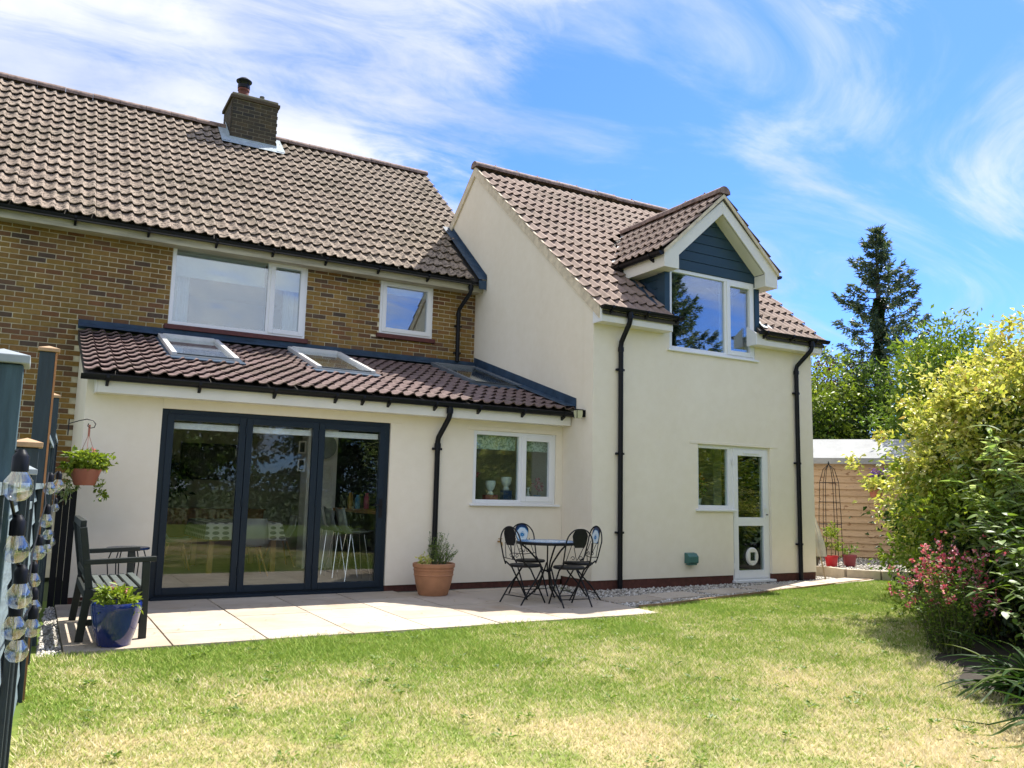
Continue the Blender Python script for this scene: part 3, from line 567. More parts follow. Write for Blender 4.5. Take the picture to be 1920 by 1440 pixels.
def gutter_run(parent, x0, x1, y, z, brackets, r=0.055, drop=True):
    mb = MB(); o = []
    for x in (x0, x1):
        for k in range(9): a = math.pi+math.pi*k/8; o.append((x, y+r*math.cos(a), z+r*1.05*math.sin(a)))
        for k in range(9): a = 2*math.pi-math.pi*k/8; o.append((x, y+(r-0.006)*math.cos(a), z+(r-0.006)*1.05*math.sin(a)))
    mb.add(o, [(i, i+1, 18+i+1, 18+i) for i in range(17)]+[(17, 0, 18, 35)]); 
    for x in (x0, x1): mb.add([(x, y+r*math.cos(math.pi+math.pi*k/8), z+r*1.05*math.sin(math.pi+math.pi*k/8)) for k in range(9)], [tuple(range(9))])
    g = mb.build('gutter', 'black', parent, smooth=True)
    for x in brackets:
        MB().prism([(y-r-0.004, z+0.004), (y-r-0.006, z-0.03), (y-0.02, z-0.075), (y+r, z-0.115), (y+r+0.02, z-0.115), (y+r+0.02, z-0.05), (y, z-0.062), (y-r+0.008, z-0.03)], 0, x-0.016, x+0.016).build('bracket', 'black', g)
    return g
def downpipe(parent, x, ztop, zbot, yg, yw, clips, xo=None, r=0.036):
    """drops from gutter (yg) with an offset bend to the wall (yw)"""
    xo = x if xo is None else xo
    pts = [(xo, yg, ztop), (xo, yg, ztop-0.10), (xo+(x-xo)*0.05, yg+(yw-yg)*0.06, ztop-0.15), (xo+(x-xo)*0.95, yg+(yw-yg)*0.94, ztop-0.40), (x, yw, ztop-0.46), (x, yw, zbot)]
    p = MB().tube(pts, r, 14).build('downpipe', 'black', parent, smooth=True)
    MB().lathe([(r+0.010, 0), (r+0.010, 0.07)], (xo, yg, ztop-0.09), 14).build('outlet', 'black', p, smooth=True); MB().lathe([(r+0.008, 0), (r+0.008, 0.06)], (x, yw, ztop-0.54), 14).build('socket_joint', 'black', p, smooth=True)
    for z in clips: MB().box(x-r-0.03, x+r+0.03, yw-0.005, yw+r+0.004, z, z+0.03).lathe([(r+0.006, 0), (r+0.006, 0.03)], (x, yw, z), 14).build('clip', 'black', p)
    return p

# ================================================================== BRICK HOUSE
bh = thing('brick_house', 'older brown brick semi detached house with weathered sand tiled roof and chimney', 'house', (0, 0, 0))
BX0, BY = -11.0, 2.93
W1 = (-5.16, -3.10, 3.675, 4.913); W2 = (-1.83, -0.85, 3.93, 4.875)
EXT_TOP = 3.55
wb = MB(); wall_xz(wb, BY+0.012, BY+0.25, BX0, 0.0, 0.0, 4.95, [W1, W2, (-6.10, -0.02, -0.1, 2.42)])
wb.box(BX0, BX0+0.2, BY+0.26, 9.9, 0, 4.95); wb.box(BX0, 0.5, 9.7, 9.9, 0, 4.95); wb.box(0.3, 0.5, 6.9, 9.7, 0, 4.95)
wb.prism([(3.0, 4.96), (9.85, 4.96), (6.43, 8.0)], 0, 0.3, 0.42)
wall = wb.build('wall', 'mortar', bh)
def brick_cells(x0, x1, z0, z1, holes, zones, off=0.0):
    cells = []; k = 0; z = z0
    while z < z1-0.02:
        x = x0-(0.1125 if k % 2 else 0.0)+off
        while x < x1:
            a, b, c, d = max(x, x0), min(x+0.2125, x1), z, min(z+0.0625, z1)
            for h in holes:
                if c < h[3]-0.004 and d > h[2]+0.004 and b > h[0] and a < h[1]:
                    if h[2] > c+0.012 and h[2] < d: d = h[2]
                    elif h[3] > c and h[3] < d-0.012: c = h[3]
                    elif a < h[0] < b: b = h[0]-0.002
                    elif a < h[1] < b: a = h[1]+0.002
                    else: a = b
            if b-a > 0.03 and d-c > 0.01 and zones((a+b)/2, (c+d)/2): cells.append((a, b, c, d))
            x += 0.225
        z += 0.075; k += 1
    return cells
def unit_brick(m):
    mb = MB().box(0, 1, 0, 1, 0, 1); me = bpy.data.meshes.new('brick'); me.from_pydata(mb.v, [], mb.f); me.materials.append(MT[m]); fixnormals(me); return me
def lay_bricks(parent, m, cells, y, dep, limit=300, xform=None):
    me = unit_brick(m); rb = random.Random(11); it = []
    for a, b, c, d in cells:
        pr = rb.uniform(0.0, 0.004); it.append((a, y+0.006-pr, c, b-a, dep+pr, d-c))
    it.sort(key=lambda t: (Vector((t[0], t[1], t[2]))-CAM).length)
    for t in it[:limit]:
        mt = Matrix.Translation(t[:3]) @ Matrix.Diagonal((t[3], t[4], t[5], 1)); share('brick', me, parent, (xform @ mt) if xform else mt)
    if it[limit:]:
        mb = MB()
        for t in it[limit:]: mb.box(t[0], t[0]+t[3], t[1], t[1]+t[4], t[2], t[2]+t[5])
        o = mb.build('bricks', m, parent); o['kind'] = 'stuff'
cells = brick_cells(-8.6, -0.004, 0.9, 4.90, [(W1[0]-0.005, W1[1]+0.005, W1[2]-0.07, W1[3]+0.0), (W2[0]-0.005, W2[1]+0.005, W2[2]-0.07, W2[3])], lambda x, z: x < -6.30 or z > EXT_TOP)
lay_bricks(wall, 'brick', cells, BY, 0.016)
# eaves: weathered fascia and soffit, gutter
MB().box(BX0, 0.0, 2.66, 2.69, 4.83, 4.985).build('fascia', 'oldfascia', bh); MB().box(BX0, 0.0, 2.692, BY+0.2, 4.845, 4.865).build('soffit', 'oldfascia', bh)
gutter_run(bh, BX0, 0.02, 2.60, 4.985, [-8.4, -7.45, -6.5, -5.55, -4.6, -3.75, -2.9, -2.0, -1.1, -0.25])
downpipe(bh, -0.36, 4.93, 3.58, 2.60, 2.88, [4.2, 3.72], xo=-0.27)
SLM = 0.874; MZ0, MY0 = 4.985, 2.56
roof = MB().prism([(MY0, MZ0-0.02), (6.43, MZ0-0.02+SLM*(6.43-MY0)), (10.3, MZ0-0.02), (10.3, MZ0-0.12), (6.43, MZ0-0.16+SLM*(6.43-MY0)), (MY0, MZ0-0.06)], 0, BX0, 0.42).build('roof', 'deck', bh)
def keep_main(xa, xb, ya, yb):
    if xb > 0.03 and (yb < 3.9 or xa > 0.40): return False
    return not (xa > -3.99 and xb < -3.0 and ya > 5.75)
lay_tiles(roof, 'tile_old', slope_mats(0.42-TW*27, 0.42, MY0, MZ0, SLM, 16, keep_main))
ridge_run(roof, (-8.6, 6.43, MZ0+SLM*(6.43-MY0)+0.045), (0.45, 6.43, MZ0+SLM*(6.43-MY0)+0.045), 0.115, 0.45, 'ridge', False)
# lead abutment against the taller gable wall
def slope_pt(x, y, up=0.0): return (x, y, MZ0+SLM*(y-MY0)+up)
ab = MB(); ab.add([slope_pt(-0.165, 2.50, 0.100), slope_pt(-0.012, 2.50, 0.11), slope_pt(-0.012, 4.12, 0.11), slope_pt(-0.165, 4.12, 0.100)], [(0, 1, 2, 3)]); ab.add([slope_pt(-0.012, 2.50, 0.085), slope_pt(-0.012, 4.12, 0.085), slope_pt(-0.012, 4.12, 0.19), slope_pt(-0.012, 2.50, 0.19)], [(0, 1, 2, 3)])
ab.add([slope_pt(-0.165, 2.50, 0.075), slope_pt(-0.012, 2.50, 0.085), slope_pt(-0.012, 2.50, -0.08), slope_pt(-0.165, 2.50, -0.08)], [(0, 1, 2, 3)])
ab.build('lead_flashing', 'lead', bh)
# windows
w = glazed(bh, *W1, BY-0.005, split=-3.70, opener=1, sill=(0.05, 0.075, 'sill_red'))
MB().box(W1[0]+0.05, -3.74, BY+0.16, BY+0.165, 4.47, 4.86).build('blind', 'fabric', w); MB().box(-3.66, W1[1]-0.05, BY+0.16, BY+0.165, 4.47, 4.86).build('blind', 'fabric', w)
def curtain(x0, x1, y, z0, z1, parent, m='curtain', amp=0.03, per=0.085):
    mb = MB(); n = int((x1-x0)/0.012); vs = []
    for i in range(n+1):
        x = x0+(x1-x0)*i/n; yy = y+amp*math.sin(2*math.pi*x/per)+amp*0.3*math.sin(2*math.pi*x/0.2); vs += [(x, yy, z0), (x, yy, z1)]
    mb.add(vs, [(2*i, 2*i+2, 2*i+3, 2*i+1) for i in range(n)]); return mb.build('curtain', m, parent, smooth=True)
curtain(W1[0]+0.03, -4.87, BY+0.24, W1[2], 4.84, w); curtain(-3.42, W1[1]-0.03, BY+0.24, W1[2], 4.84, w)
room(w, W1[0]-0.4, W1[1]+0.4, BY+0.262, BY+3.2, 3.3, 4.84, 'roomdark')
w = glazed(bh, *W2, BY-0.005, opener=0, sill=(0.05, 0.075, 'sill_red'))
MB().box(W2[0]+0.08, W2[1]-0.08, BY+0.12, BY+0.125, 4.66, 4.80).build('blind', 'fabric', w); room(w, W2[0]-0.02, W2[1]+0.3, BY+0.262, BY+1.4, 3.5, 4.84, 'roomblue')
# chimney stack with flaunching, pots and lead
CX0, CX1, CY0, CY1, CZ0, CZ1 = -3.96, -3.06, 5.90, 6.75, 7.7, 8.86
ch = MB().box(CX0+0.012, CX1-0.012, CY0+0.012, CY1-0.012, CZ0, CZ1).build('chimney', 'sootmortar', bh)
cc = brick_cells(CX0, CX1, 7.80, CZ1-0.01, [], lambda x, z: True); lay_bricks(ch, 'sootbrick', cc, CY0+0.004, 0.014)
cl = brick_cells(0, CY1-CY0, 7.80, CZ1-0.01, [], lambda x, z: True, 0.0)
lay_bricks(ch, 'sootbrick', cl, 0.0, 0.014, xform=Matrix.Translation((CX0+0.004, CY1, 0)) @ Matrix.Rotation(R(-90), 4, 'Z'))
MB().box(CX0-0.03, CX1+0.03, CY0-0.03, CY1+0.03, CZ1, CZ1+0.065).build('oversail_course', 'sootbrick', ch, bevel=0.006); MB().box(CX0+0.0, CX1-0.0, CY0+0.0, CY1-0.0, CZ1+0.066, CZ1+0.13).build('flaunching', 'sootmortar', ch, bevel=0.02)
pt = MB().lathe([(0.115, 0), (0.11, 0.05), (0.10, 0.20), (0.115, 0.21), (0.115, 0.25), (0.09, 0.25)], (-3.70, 6.2, CZ1+0.11), 20).build('chimney_pot', 'flue', ch, smooth=True)
cw = MB().lathe([(0.12, 0.26), (0.12, 0.33), (0.10, 0.33)], (-3.70, 6.2, CZ1+0.11), 20); cw.lathe([(0.15, 0.40), (0.155, 0.42), (0.09, 0.475), (0.0, 0.50)], (-3.70, 6.2, CZ1+0.11), 20)
for a in range(4): cw.bar((-3.70+0.105*math.cos(a*1.57+0.5), 6.2+0.105*math.sin(a*1.57+0.5), CZ1+0.42), (-3.70+0.115*math.cos(a*1.57+0.5), 6.2+0.115*math.sin(a*1.57+0.5), CZ1+0.52), 0.012, 0.012)
cw.build('cowl', 'black', ch, smooth=True)
MB().lathe([(0.05, 0), (0.05, 0.19), (0.04, 0.19)], (-3.33, 6.2, CZ1+0.11), 14).build('vent_pipe', 'greypot', ch, smooth=True)
ld = MB(); zf = MZ0+SLM*(CY0-MY0)
ld.box(CX0-0.01, CX1+0.01, CY0-0.012, CY0-0.004, zf-0.02, zf+0.16); ld.add([(CX0-0.16, CY0-0.15, zf-0.025), (CX1+0.14, CY0-0.15, zf-0.025), (CX1+0.14, CY0-0.005, zf+0.12), (CX0-0.16, CY0-0.005, zf+0.12)], [(0, 1, 2, 3)])
for s, x in ((-1, CX0), (1, CX1)):
    ld.add([(x+s*0.006, CY0-0.01, zf+0.06), (x+s*0.006, 6.43, zf+0.06+SLM*(6.43-CY0)), (x+s*0.006, 6.43, zf+0.2+SLM*(6.43-CY0)), (x+s*0.006, CY0-0.01, zf+0.2)], [(0, 1, 2, 3)]); ld.add([(x, CY0-0.12, zf+0.015), (x+s*0.16, CY0-0.12, zf+0.015), (x+s*0.16, 6.36, zf+0.11+SLM*(6.36-CY0)), (x, 6.36, zf+0.11+SLM*(6.36-CY0))], [(0, 1, 2, 3)])
ld.build('chimney_flashing', 'lead_pale', ch)

# ================================================================== GARDEN EXTENSION
ex = thing('garden_extension', 'single storey cream extension with plum brown tiled lean-to roof and bifold doors', 'extension', (0, 0, 0))
EX0 = -6.28
BF = (-5.49, -2.70, 0.0, 2.155); KW = (-1.47, -0.115, 1.128, 2.137)
mb = MB(); wall_xz(mb, 0.0, 0.24, EX0, -0.002, 0.07, 2.44, [(BF[0], BF[1], -1, BF[3]), (KW[0], KW[1], KW[2], KW[3])])
mb.prism([(0.242, 0.07), (2.925, 0.07), (2.925, 3.38), (0.242, 2.56)], 0, EX0, EX0+0.2); ew = mb.build('wall', 'render', ex)
for x0, x1 in ((EX0+0.003, BF[0]-0.002), (BF[1]+0.002, -0.004)): MB().box(x0, x1, 0.014, 0.2, -0.04, 0.068).build('plinth', 'plinth', ex)
for x0, x1, z0, z1 in ((BF[0]-0.001, BF[1]+0.16, BF[3]+0.002, BF[3]+0.115), (KW[0]-0.10, -0.01, KW[3]+0.002, KW[3]+0.05)): MB().box(x0, x1, -0.007, 0.001, z0, z1).build('lintel_band', 'render', ex, bevel=0.004)
MB().box(EX0+0.09, -0.02, -0.235, -0.215, 2.265, 2.42).build('fascia', 'fascia', ex); MB().box(EX0+0.09, -0.02, -0.213, -0.002, 2.268, 2.285).build('soffit', 'fascia', ex); MB().box(EX0+0.07, EX0+0.088, -0.236, -0.002, 2.262, 2.42).build('box_end', 'fascia', ex)
gutter_run(ex, EX0-0.08, -0.005, -0.285, 2.445, [-6.1, -5.15, -4.3, -3.55, -3.2, -2.85, -2.2, -1.55, -0.85, -0.18])
downpipe(ex, -2.04, 2.40, 0.01, -0.285, -0.045, [1.83, 0.55], xo=-1.99)
SE = 0.307; EY0, EZ0 = -0.30, 2.455
def ez(y): return EZ0+SE*(y-EY0)
SK = [(-5.32, -4.48, 1.02, 2.62), (-3.42, -2.56, 1.06, 2.72), (-0.98, -0.08, 1.10, 2.66)]
rd = MB()
# deck with three openings for the roof windows
Xs = sorted({EX0-0.05, -0.003, *[q for s in SK for q in s[:2]]}); 
for a, b in zip(Xs, Xs[1:]):
    s = next((s for s in SK if s[0] <= (a+b)/2 <= s[1]), None)
    for y0, y1 in ([(EY0+0.02, 2.925)] if not s else [(EY0+0.02, s[2]), (s[3], 2.925)]):
        rd.prism([(y0, ez(y0)), (y1, ez(y1)), (y1, ez(y1)-0.12), (y0, ez(y0)-(0.05 if y0 < 0 else 0.12))], 0, a, b)
er = rd.build('roof', 'deck', ex)
TGE = 0.292
def cut_round(m4):
    """shorten or narrow a tile that runs into a roof window; None when nothing is left of it"""
    x, y = m4.translation.x, m4.translation.y; c = 1/math.sqrt(1+SE*SE); a, b, d, e = x, x+TW, y, y+c*TGE
    for s in SK:
        h = (s[0]-0.03, s[1]+0.03, s[2]-0.02, s[3]+0.02)
        if b <= h[0] or a >= h[1] or e <= h[2]+0.02 or d >= h[3]-0.02: continue
        if d < h[2]-0.05 and e-h[2] < 0.14: continue
        if a < h[0]-0.06: b = h[0]
        elif b > h[1]+0.06: a = h[1]
        elif d < h[2]-0.05: e = h[2]
        elif e > h[3]+0.05: d = h[3]
        else: return None
    b = min(b, -0.012)
    if b-a < 0.05: return None
    return Matrix.Translation((a, d, ez(d))) @ m4.to_3x3().to_4x4() @ Matrix.Diagonal(((b-a)/TW, (e-d)/(c*TGE), 1, 1))
lay_tiles(er, 'tile_ext', [q for q in map(cut_round, slope_mats(EX0-0.05, -0.012, EY0, EZ0, SE, 11, lambda *a_: True, TGE)) if q])
fl = MB(); fl.box(EX0-0.06, -0.01, BY-0.022, BY-0.012, ez(BY)+0.02, 3.60); fl.add([(EX0-0.06, BY-0.27, ez(BY-0.27)+0.095), (-0.01, BY-0.27, ez(BY-0.27)+0.095), (-0.01, BY-0.021, ez(BY)+0.10), (EX0-0.06, BY-0.021, ez(BY)+0.10)], [(0, 1, 2, 3)]); fl.build('lead_flashing', 'lead', ex)
fl = MB(); fl.prism([(EY0-0.05, ez(EY0-0.05)+0.05), (BY-0.03, ez(BY)+0.05), (BY-0.03, ez(BY)+0.24), (EY0-0.05, ez(EY0-0.05)+0.22)], 0, -0.016, -0.006); fl.add([(-0.20, EY0-0.05, ez(EY0-0.05)+0.098), (-0.016, EY0-0.05, ez(EY0-0.05)+0.106), (-0.016, BY-0.03, ez(BY)+0.106), (-0.20, BY-0.03, ez(BY)+0.098)], [(0, 1, 2, 3)]); fl.build('side_flashing', 'lead', ex)
for s in SK:
    c = 1/math.sqrt(1+SE*SE); x0, x1, y0, y1 = s; fm = MB()
    def P(x, y, h): return (x, y-SE*c*h, ez(y)+c*h)
    def slab4(mbb, xa, xb, ya, yb, h0, h1): mbb.add([P(xa,ya,h0),P(xb,ya,h0),P(xb,yb,h0),P(xa,yb,h0),P(xa,ya,h1),P(xb,ya,h1),P(xb,yb,h1),P(xa,yb,h1)], [(0,3,2,1),(4,5,6,7),(0,1,5,4),(1,2,6,5),(2,3,7,6),(3,0,4,7)]); return mbb
    slab4(fm, x0, x0+0.065, y0, y1, 0.02, 0.115); slab4(fm, x1-0.065, x1, y0, y1, 0.02, 0.115); slab4(fm, x0+0.065, x1-0.065, y0, y0+0.05, 0.02, 0.09); slab4(fm, x0+0.065, x1-0.065, y1-0.07, y1, 0.02, 0.125)
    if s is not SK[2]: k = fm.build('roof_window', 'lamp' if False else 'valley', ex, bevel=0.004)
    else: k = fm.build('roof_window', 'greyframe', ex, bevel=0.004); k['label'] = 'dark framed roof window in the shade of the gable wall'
    slab4(MB(), x0+0.066, x1-0.066, y0+0.051, y1-0.071, 0.055, 0.075).build('pane', 'skyglass', k)
    slab4(MB(), x0-0.06, x1+0.06, y0-0.16, y0-0.002, 0.055, 0.068).build('apron', 'lead', k); slab4(MB(), x0+0.07, x1-0.07, y0-0.0015, y0+0.0495, 0.091, 0.10).build('bottom_bar', 'anthracite', k)
    for xa, xb in ((x0-0.06, x0-0.002), (x1+0.002, x1+0.06)): slab4(MB(), xa, xb, y0, y1, 0.045, 0.06).build('side_gutter', 'lead', k)
    if s is not SK[2]: P0 = [P(x, y, 0.03) for x, y in ((x0+0.067, y0+0.052), (x1-0.067, y0+0.052), (x1-0.067, y1-0.072), (x0+0.067, y1-0.072))]; MB().add(P0, [(0, 1, 2, 3)]).build('roller_blind', 'skyblind', k)
# plasterboard ceiling under the roof, open below the roof windows
cm_ = MB()
for a, b in zip(Xs, Xs[1:]):
    s = next((s for s in SK if s[0] <= (a+b)/2 <= s[1]), None)
    for y0, y1 in ([(0.243, 2.92)] if not s else [(0.243, s[2]), (s[3], 2.92)]):
        if b > EX0+0.21: cm_.prism([(y0, ez(y0)-0.125), (y1, ez(y1)-0.125), (y1, ez(y1)-0.137), (y0, ez(y0)-0.137)], 0, max(a, EX0+0.205), b)
for s in SK:
    for xx in (s[0]+0.001, s[1]-0.001): cm_.add([(xx, s[2], ez(s[2])-0.13), (xx, s[3], ez(s[3])-0.13), (xx, s[3], ez(s[3])+0.05), (xx, s[2], ez(s[2])+0.05)], [(0, 1, 2, 3)])
    for yy in (s[2]+0.001, s[3]-0.001): cm_.add([(s[0], yy, ez(yy)-0.13), (s[1], yy, ez(yy)-0.13), (s[1], yy, ez(yy)+0.05), (s[0], yy, ez(yy)+0.05)], [(0, 1, 2, 3)])
cm_.build('ceiling', 'roomwhite', ex)
# bifold doors
bd = MB(); fw = 0.075; bd.frame(BF[0], BF[1], 0.0, BF[3], fw, 0.03, 0.13); bf = bd.build('bifold_door', 'anthracite', ex, bevel=0.003); bf['label'] = 'anthracite three leaf bifold doors'
MB().box(BF[0]+0.02, BF[1]-0.02, -0.03, 0.029, -0.01, 0.03).build('threshold', 'anthracite', bf)
lw = (BF[1]-BF[0]-2*fw+0.03)/3
for i in range(3):
    a = BF[0]+fw-0.015+i*lw; b = a+lw
    MB().frame(a+0.003, b-0.003, 0.055, BF[3]-fw+0.02, 0.075, 0.012, 0.072).build('leaf_frame', 'anthracite', bf, bevel=0.004)
    MB().box(a+0.074, b-0.074, 0.035, 0.06, 0.128, BF[3]-fw-0.053).build('pane', 'bifoldglass', bf)
    MB().box(a+0.082, b-0.082, 0.085, 0.16, 1.935, 2.005).build('blind_cassette', 'fabric', bf)
hx = BF[1]-fw-0.022
MB().box(hx-0.022, hx+0.022, 0.002, 0.0115, 0.93, 1.17).bar((hx, -0.03, 1.09), (hx-0.10, -0.03, 1.09), 0.02, 0.022).box(hx-0.009, hx+0.009, -0.038, 0.002, 1.08, 1.10).build('handle', 'blackmetal', bf)
for z in (0.25, 1.05, 1.9):
    for q in (1, 2): MB().lathe([(0.011, 0), (0.011, 0.10)], (BF[0]+fw-0.015+q*lw, 0.004, z), 8).build('hinge', 'anthracite', bf)
# kitchen window
kw = glazed(ex, *KW, 0.02, split=-0.70, opener=1, glass='kitglass', sill=(0.07, 0.032, 'white'), vent=True)
MB().box(KW[0]+0.06, -0.735, 0.12, 0.135, 1.885, 2.08).build('blind', 'blind', kw); MB().box(-0.66, KW[1]-0.06, 0.12, 0.135, 1.885, 2.08).build('blind', 'blind', kw)
MB().box(KW[0]+0.002, KW[1]-0.002, 0.092, 0.5, KW[2]-0.03, KW[2]+0.02).build('inner_sill', 'roomwhite', kw)
# inside of the open plan room
fl = MB().add([(EX0+0.21, 0.14, 0.012), (-0.01, 0.14, 0.012), (-0.01, 5.4, 0.012), (EX0+0.21, 5.4, 0.012)], [(0, 1, 2, 3)]).build('room_floor', 'roomfloor', ex)
rw = MB(); rw.add([(EX0+0.21, 5.4, 0), (-0.01, 5.4, 0), (-0.01, 5.4, 2.42), (EX0+0.21, 5.4, 2.42)], [(0, 1, 2, 3)]); rw.add([(EX0+0.21, 3.2, 0), (EX0+0.21, 5.4, 0), (EX0+0.21, 5.4, 2.42), (EX0+0.21, 3.2, 2.42)], [(0, 1, 2, 3)]); rw.box(EX0+0.2, -0.01, BY+0.252, 5.42, 2.43, 2.46)
rw.add([(-0.008, 0.242, 0), (-0.008, 5.4, 0), (-0.008, 5.4, 2.4), (-0.008, 0.242, 2.4)], [(0, 1, 2, 3)]); rw.build('room_wall', 'olive', ex)
MB().box(-2.86, -2.36, 3.20, 3.55, 0.013, 2.425).build('pillar', 'roomwhite', ex)
MB().box(-2.35, -0.012, 3.9, 4.5, 0.013, 2.42).build('tall_cupboard', 'roomdark', ex)

# ================================================================== RENDERED GABLE HOUSE
gh = thing('gable_house', 'two storey cream rendered gable extension with brown tiled roof and dark clad dormer', 'house', (0, 0, 0))
GX1, GY0, GYP = 4.50, -0.754, 3.06; SG, GZ = 0.855, 4.04
def gz(y): return GZ+SG*(y-GY0)
GD = (2.66, 3.485, 0.0, 2.082); GW = (1.945, 2.66, 1.108, 2.082); DW = (1.40, 3.19, 3.482, 4.745)
mb = MB(); wall_xz(mb, GY0, GY0+0.24, 0.0, GX1, 0.115, 3.95, [(GW[0], GD[1], GW[2], GD[3]), (GD[0], GD[1], -1, GD[3]), (DW[0], DW[1], DW[2], 9)])
GYB = 2*GYP-GY0
side = [(GY0+0.242, 0.115), (GYB, 0.115), (GYB, gz(GY0)-0.06), (GYP, gz(GYP)-0.03), (GY0+0.242, gz(GY0+0.242)-0.03)]
mb.prism(side, 0, 0.0, 0.2); mb.prism(side, 0, GX1-0.2, GX1); mb.box(0.2, GX1-0.2, GYB-0.2, GYB-0.002, 0.115, 3.9)
mb.add([(0, GY0, 3.95), (0, GY0+0.242, 3.95), (0, GY0+0.242, gz(GY0+0.242)-0.03), (0, GY0, gz(GY0)-0.03)], [(0, 1, 2, 3)])
gw = mb.build('wall', 'render', gh)
for a, b in ((0.004, GD[0]-0.002), (GD[1]+0.002, GX1-0.004)): MB().box(a, b, GY0+0.012, GY0+0.2, -0.05, 0.113).build('plinth', 'plinth', gh)
MB().box(0.014, 0.2, GY0+0.202, -0.002, -0.05, 0.113).build('plinth', 'plinth', gh)
MB().box(GX1-0.2, GX1-0.006, GY0+0.202, GYB, -0.05, 0.113).build('plinth', 'plinth', gh)
MB().box(GW[0]-0.16, GD[1]+0.17, GY0-0.007, GY0+0.001, GD[3]+0.002, GD[3]+0.045).build('lintel_band', 'render', gh, bevel=0.004)
# roof
OV = 0.20; RX0, RX1 = -0.045, 4.60
# dormer geometry
DX, DZ, SD = 2.285, 5.99, 0.90; DE0, DE1, DEZ = 1.10, 3.47, 4.93; DYF = -1.03
def dz(x): return DZ-SD*abs(x-DX)
def vy(x): return GY0+(dz(x)-GZ)/SG            # where the dormer slope meets the main slope
ye = GY0-OV-0.03
rf = MB(); th = 0.10
for a, b, y0 in ((0.0, DW[0]-0.02, ye), (DW[1]+0.02, RX1-0.03, ye), (DW[0]-0.02, DW[1]+0.02, 0.0)):
    rf.prism([(y0, gz(y0)), (GYP, gz(GYP)), (GYP, gz(GYP)-th-0.03), (y0, gz(y0)-(0.05 if y0 < -0.5 else th))], 0, a, b)
rf.prism([(GYB+0.25, gz(ye)+0.0), (GYP, gz(GYP)-0.001), (GYP, gz(GYP)-th), (GYB+0.25, gz(ye)-0.06)], 0, 0.0, RX1-0.03)
gr = rf.build('roof', 'deck', gh)
def keep_g(xa, xb, ya, yb):
    m = (xa+xb)/2; x_in = DE0+0.06 < xa+0.02 and xb-0.02 < DE1-0.06
    if xb > DW[0]+0.04 and xa < DW[1]-0.04 and yb < 0.0: return False
    inside = all(DE0 < x < DE1 and y < vy(x)-0.02 for x in (xa, xb) for y in (yb,))
    cheek = xa > DW[0]-0.03 and xb < DW[1]+0.03 and ya < vy(m)
    return not (inside and ya > 0.33) and not cheek
lay_tiles(gr, 'tile_new', slope_mats(RX0, RX1, ye, GZ+SG*(ye-GY0), SG, 16, keep_g))
ridge_run(gr, (RX0-0.01, GYP, gz(GYP)+0.05), (RX1+0.01, GYP, gz(GYP)+0.05), 0.115, 0.45)
for x0, x1 in ((-0.032, -0.001), (RX1-0.029, RX1-0.006)):
    MB().prism([(ye+0.06, gz(ye+0.06)-0.15), (ye+0.06, gz(ye+0.06)+0.035), (GYP, gz(GYP)+0.04), (GYB+0.2, gz(ye)+0.04), (GYB+0.2, gz(ye)-0.12), (GYP, gz(GYP)-0.15)], 0, x0, x1).build('verge', 'verge', gh)
# eaves boxes, gutters, downpipes
for x0, x1, e0, e1 in ((-0.0, 1.27, -0.04, 1.43), (3.02, 4.50, 3.05, 4.62)):
    MB().box(x0, x1, GY0-0.205, GY0-0.19, 3.70, 3.875).build('fascia', 'fascia', gh); MB().box(x0, x1, GY0-0.188, GY0-0.002, 3.70, 3.716).build('soffit', 'fascia', gh)
    for xe in (x0-0.016, x1+0.001): MB().prism([(GY0-0.206, 3.695), (GY0-0.002, 3.695), (GY0-0.002, 4.01), (GY0-0.206, 3.88)], 0, xe, xe+0.015).build('box_end', 'white', gh)
    br = [x for x in (0.12, 0.75, 1.33, 3.16, 3.75, 4.30) if e0 < x < e1]; gutter_run(gh, e0, e1, GY0-0.262, 3.915, br)
downpipe(gh, 0.45, 3.87, 0.0, GY0-0.262, GY0-0.05, [3.05, 1.85, 0.75]); downpipe(gh, 4.08, 3.87, 0.0, GY0-0.262, GY0-0.05, [3.0, 1.85, 0.55], xo=4.22)
# back door with side light
dr = MB(); dr.frame(GD[0], GD[1], GD[2]+0.02, GD[3], 0.05, GY0+0.045, GY0+0.115); d = dr.build('back_door', 'white', gh, bevel=0.003); d['label'] = 'white half glazed back door with round cat flap'
yl = GY0+0.028
MB().frame(GD[0]+0.045, GD[1]-0.045, 0.06, GD[3]-0.045, 0.095, yl, yl+0.06).box(GD[0]+0.14, GD[1]-0.14, yl+0.001, yl+0.059, 0.855, 0.985).box(GD[0]+0.14, GD[1]-0.14, yl+0.001, yl+0.059, 0.1555, 0.175).build('door_leaf', 'white', d, bevel=0.004)
MB().box(GD[0]+0.138, GD[1]-0.138, yl+0.022, yl+0.04, 0.98, GD[3]-0.138).build('pane', 'kitglass', d); MB().box(GD[0]+0.138, GD[1]-0.138, yl+0.022, yl+0.04, 0.17, 0.86).build('pane', 'kitglass', d)
MB().box(GD[0]-0.02, GD[1]+0.03, GY0-0.06, GY0+0.10, 0.0, 0.035).build('threshold', 'white', d, bevel=0.004); MB().box(GD[0]+0.25, GD[1]-0.22, yl-0.012, yl-0.001, GD[3]-0.105, GD[3]-0.085).build('trickle_vent', 'white', d)
hx = GD[1]-0.09; MB().box(hx-0.016, hx+0.016, yl-0.010, yl-0.001, 0.98, 1.20).bar((hx, yl-0.04, 1.13), (hx-0.11, yl-0.04, 1.13), 0.018, 0.02).box(hx-0.008, hx+0.008, yl-0.045, yl-0.01, 1.12, 1.14).build('handle', 'white', d); MB().lathe([(0.009, 0), (0.009, 0.03)], (0, 0, 0), 10).build('keyhole', 'blackmetal', d).matrix_basis = Matrix.Translation((hx, yl-0.011, 1.03)) @ Matrix.Rotation(R(90), 4, 'X')
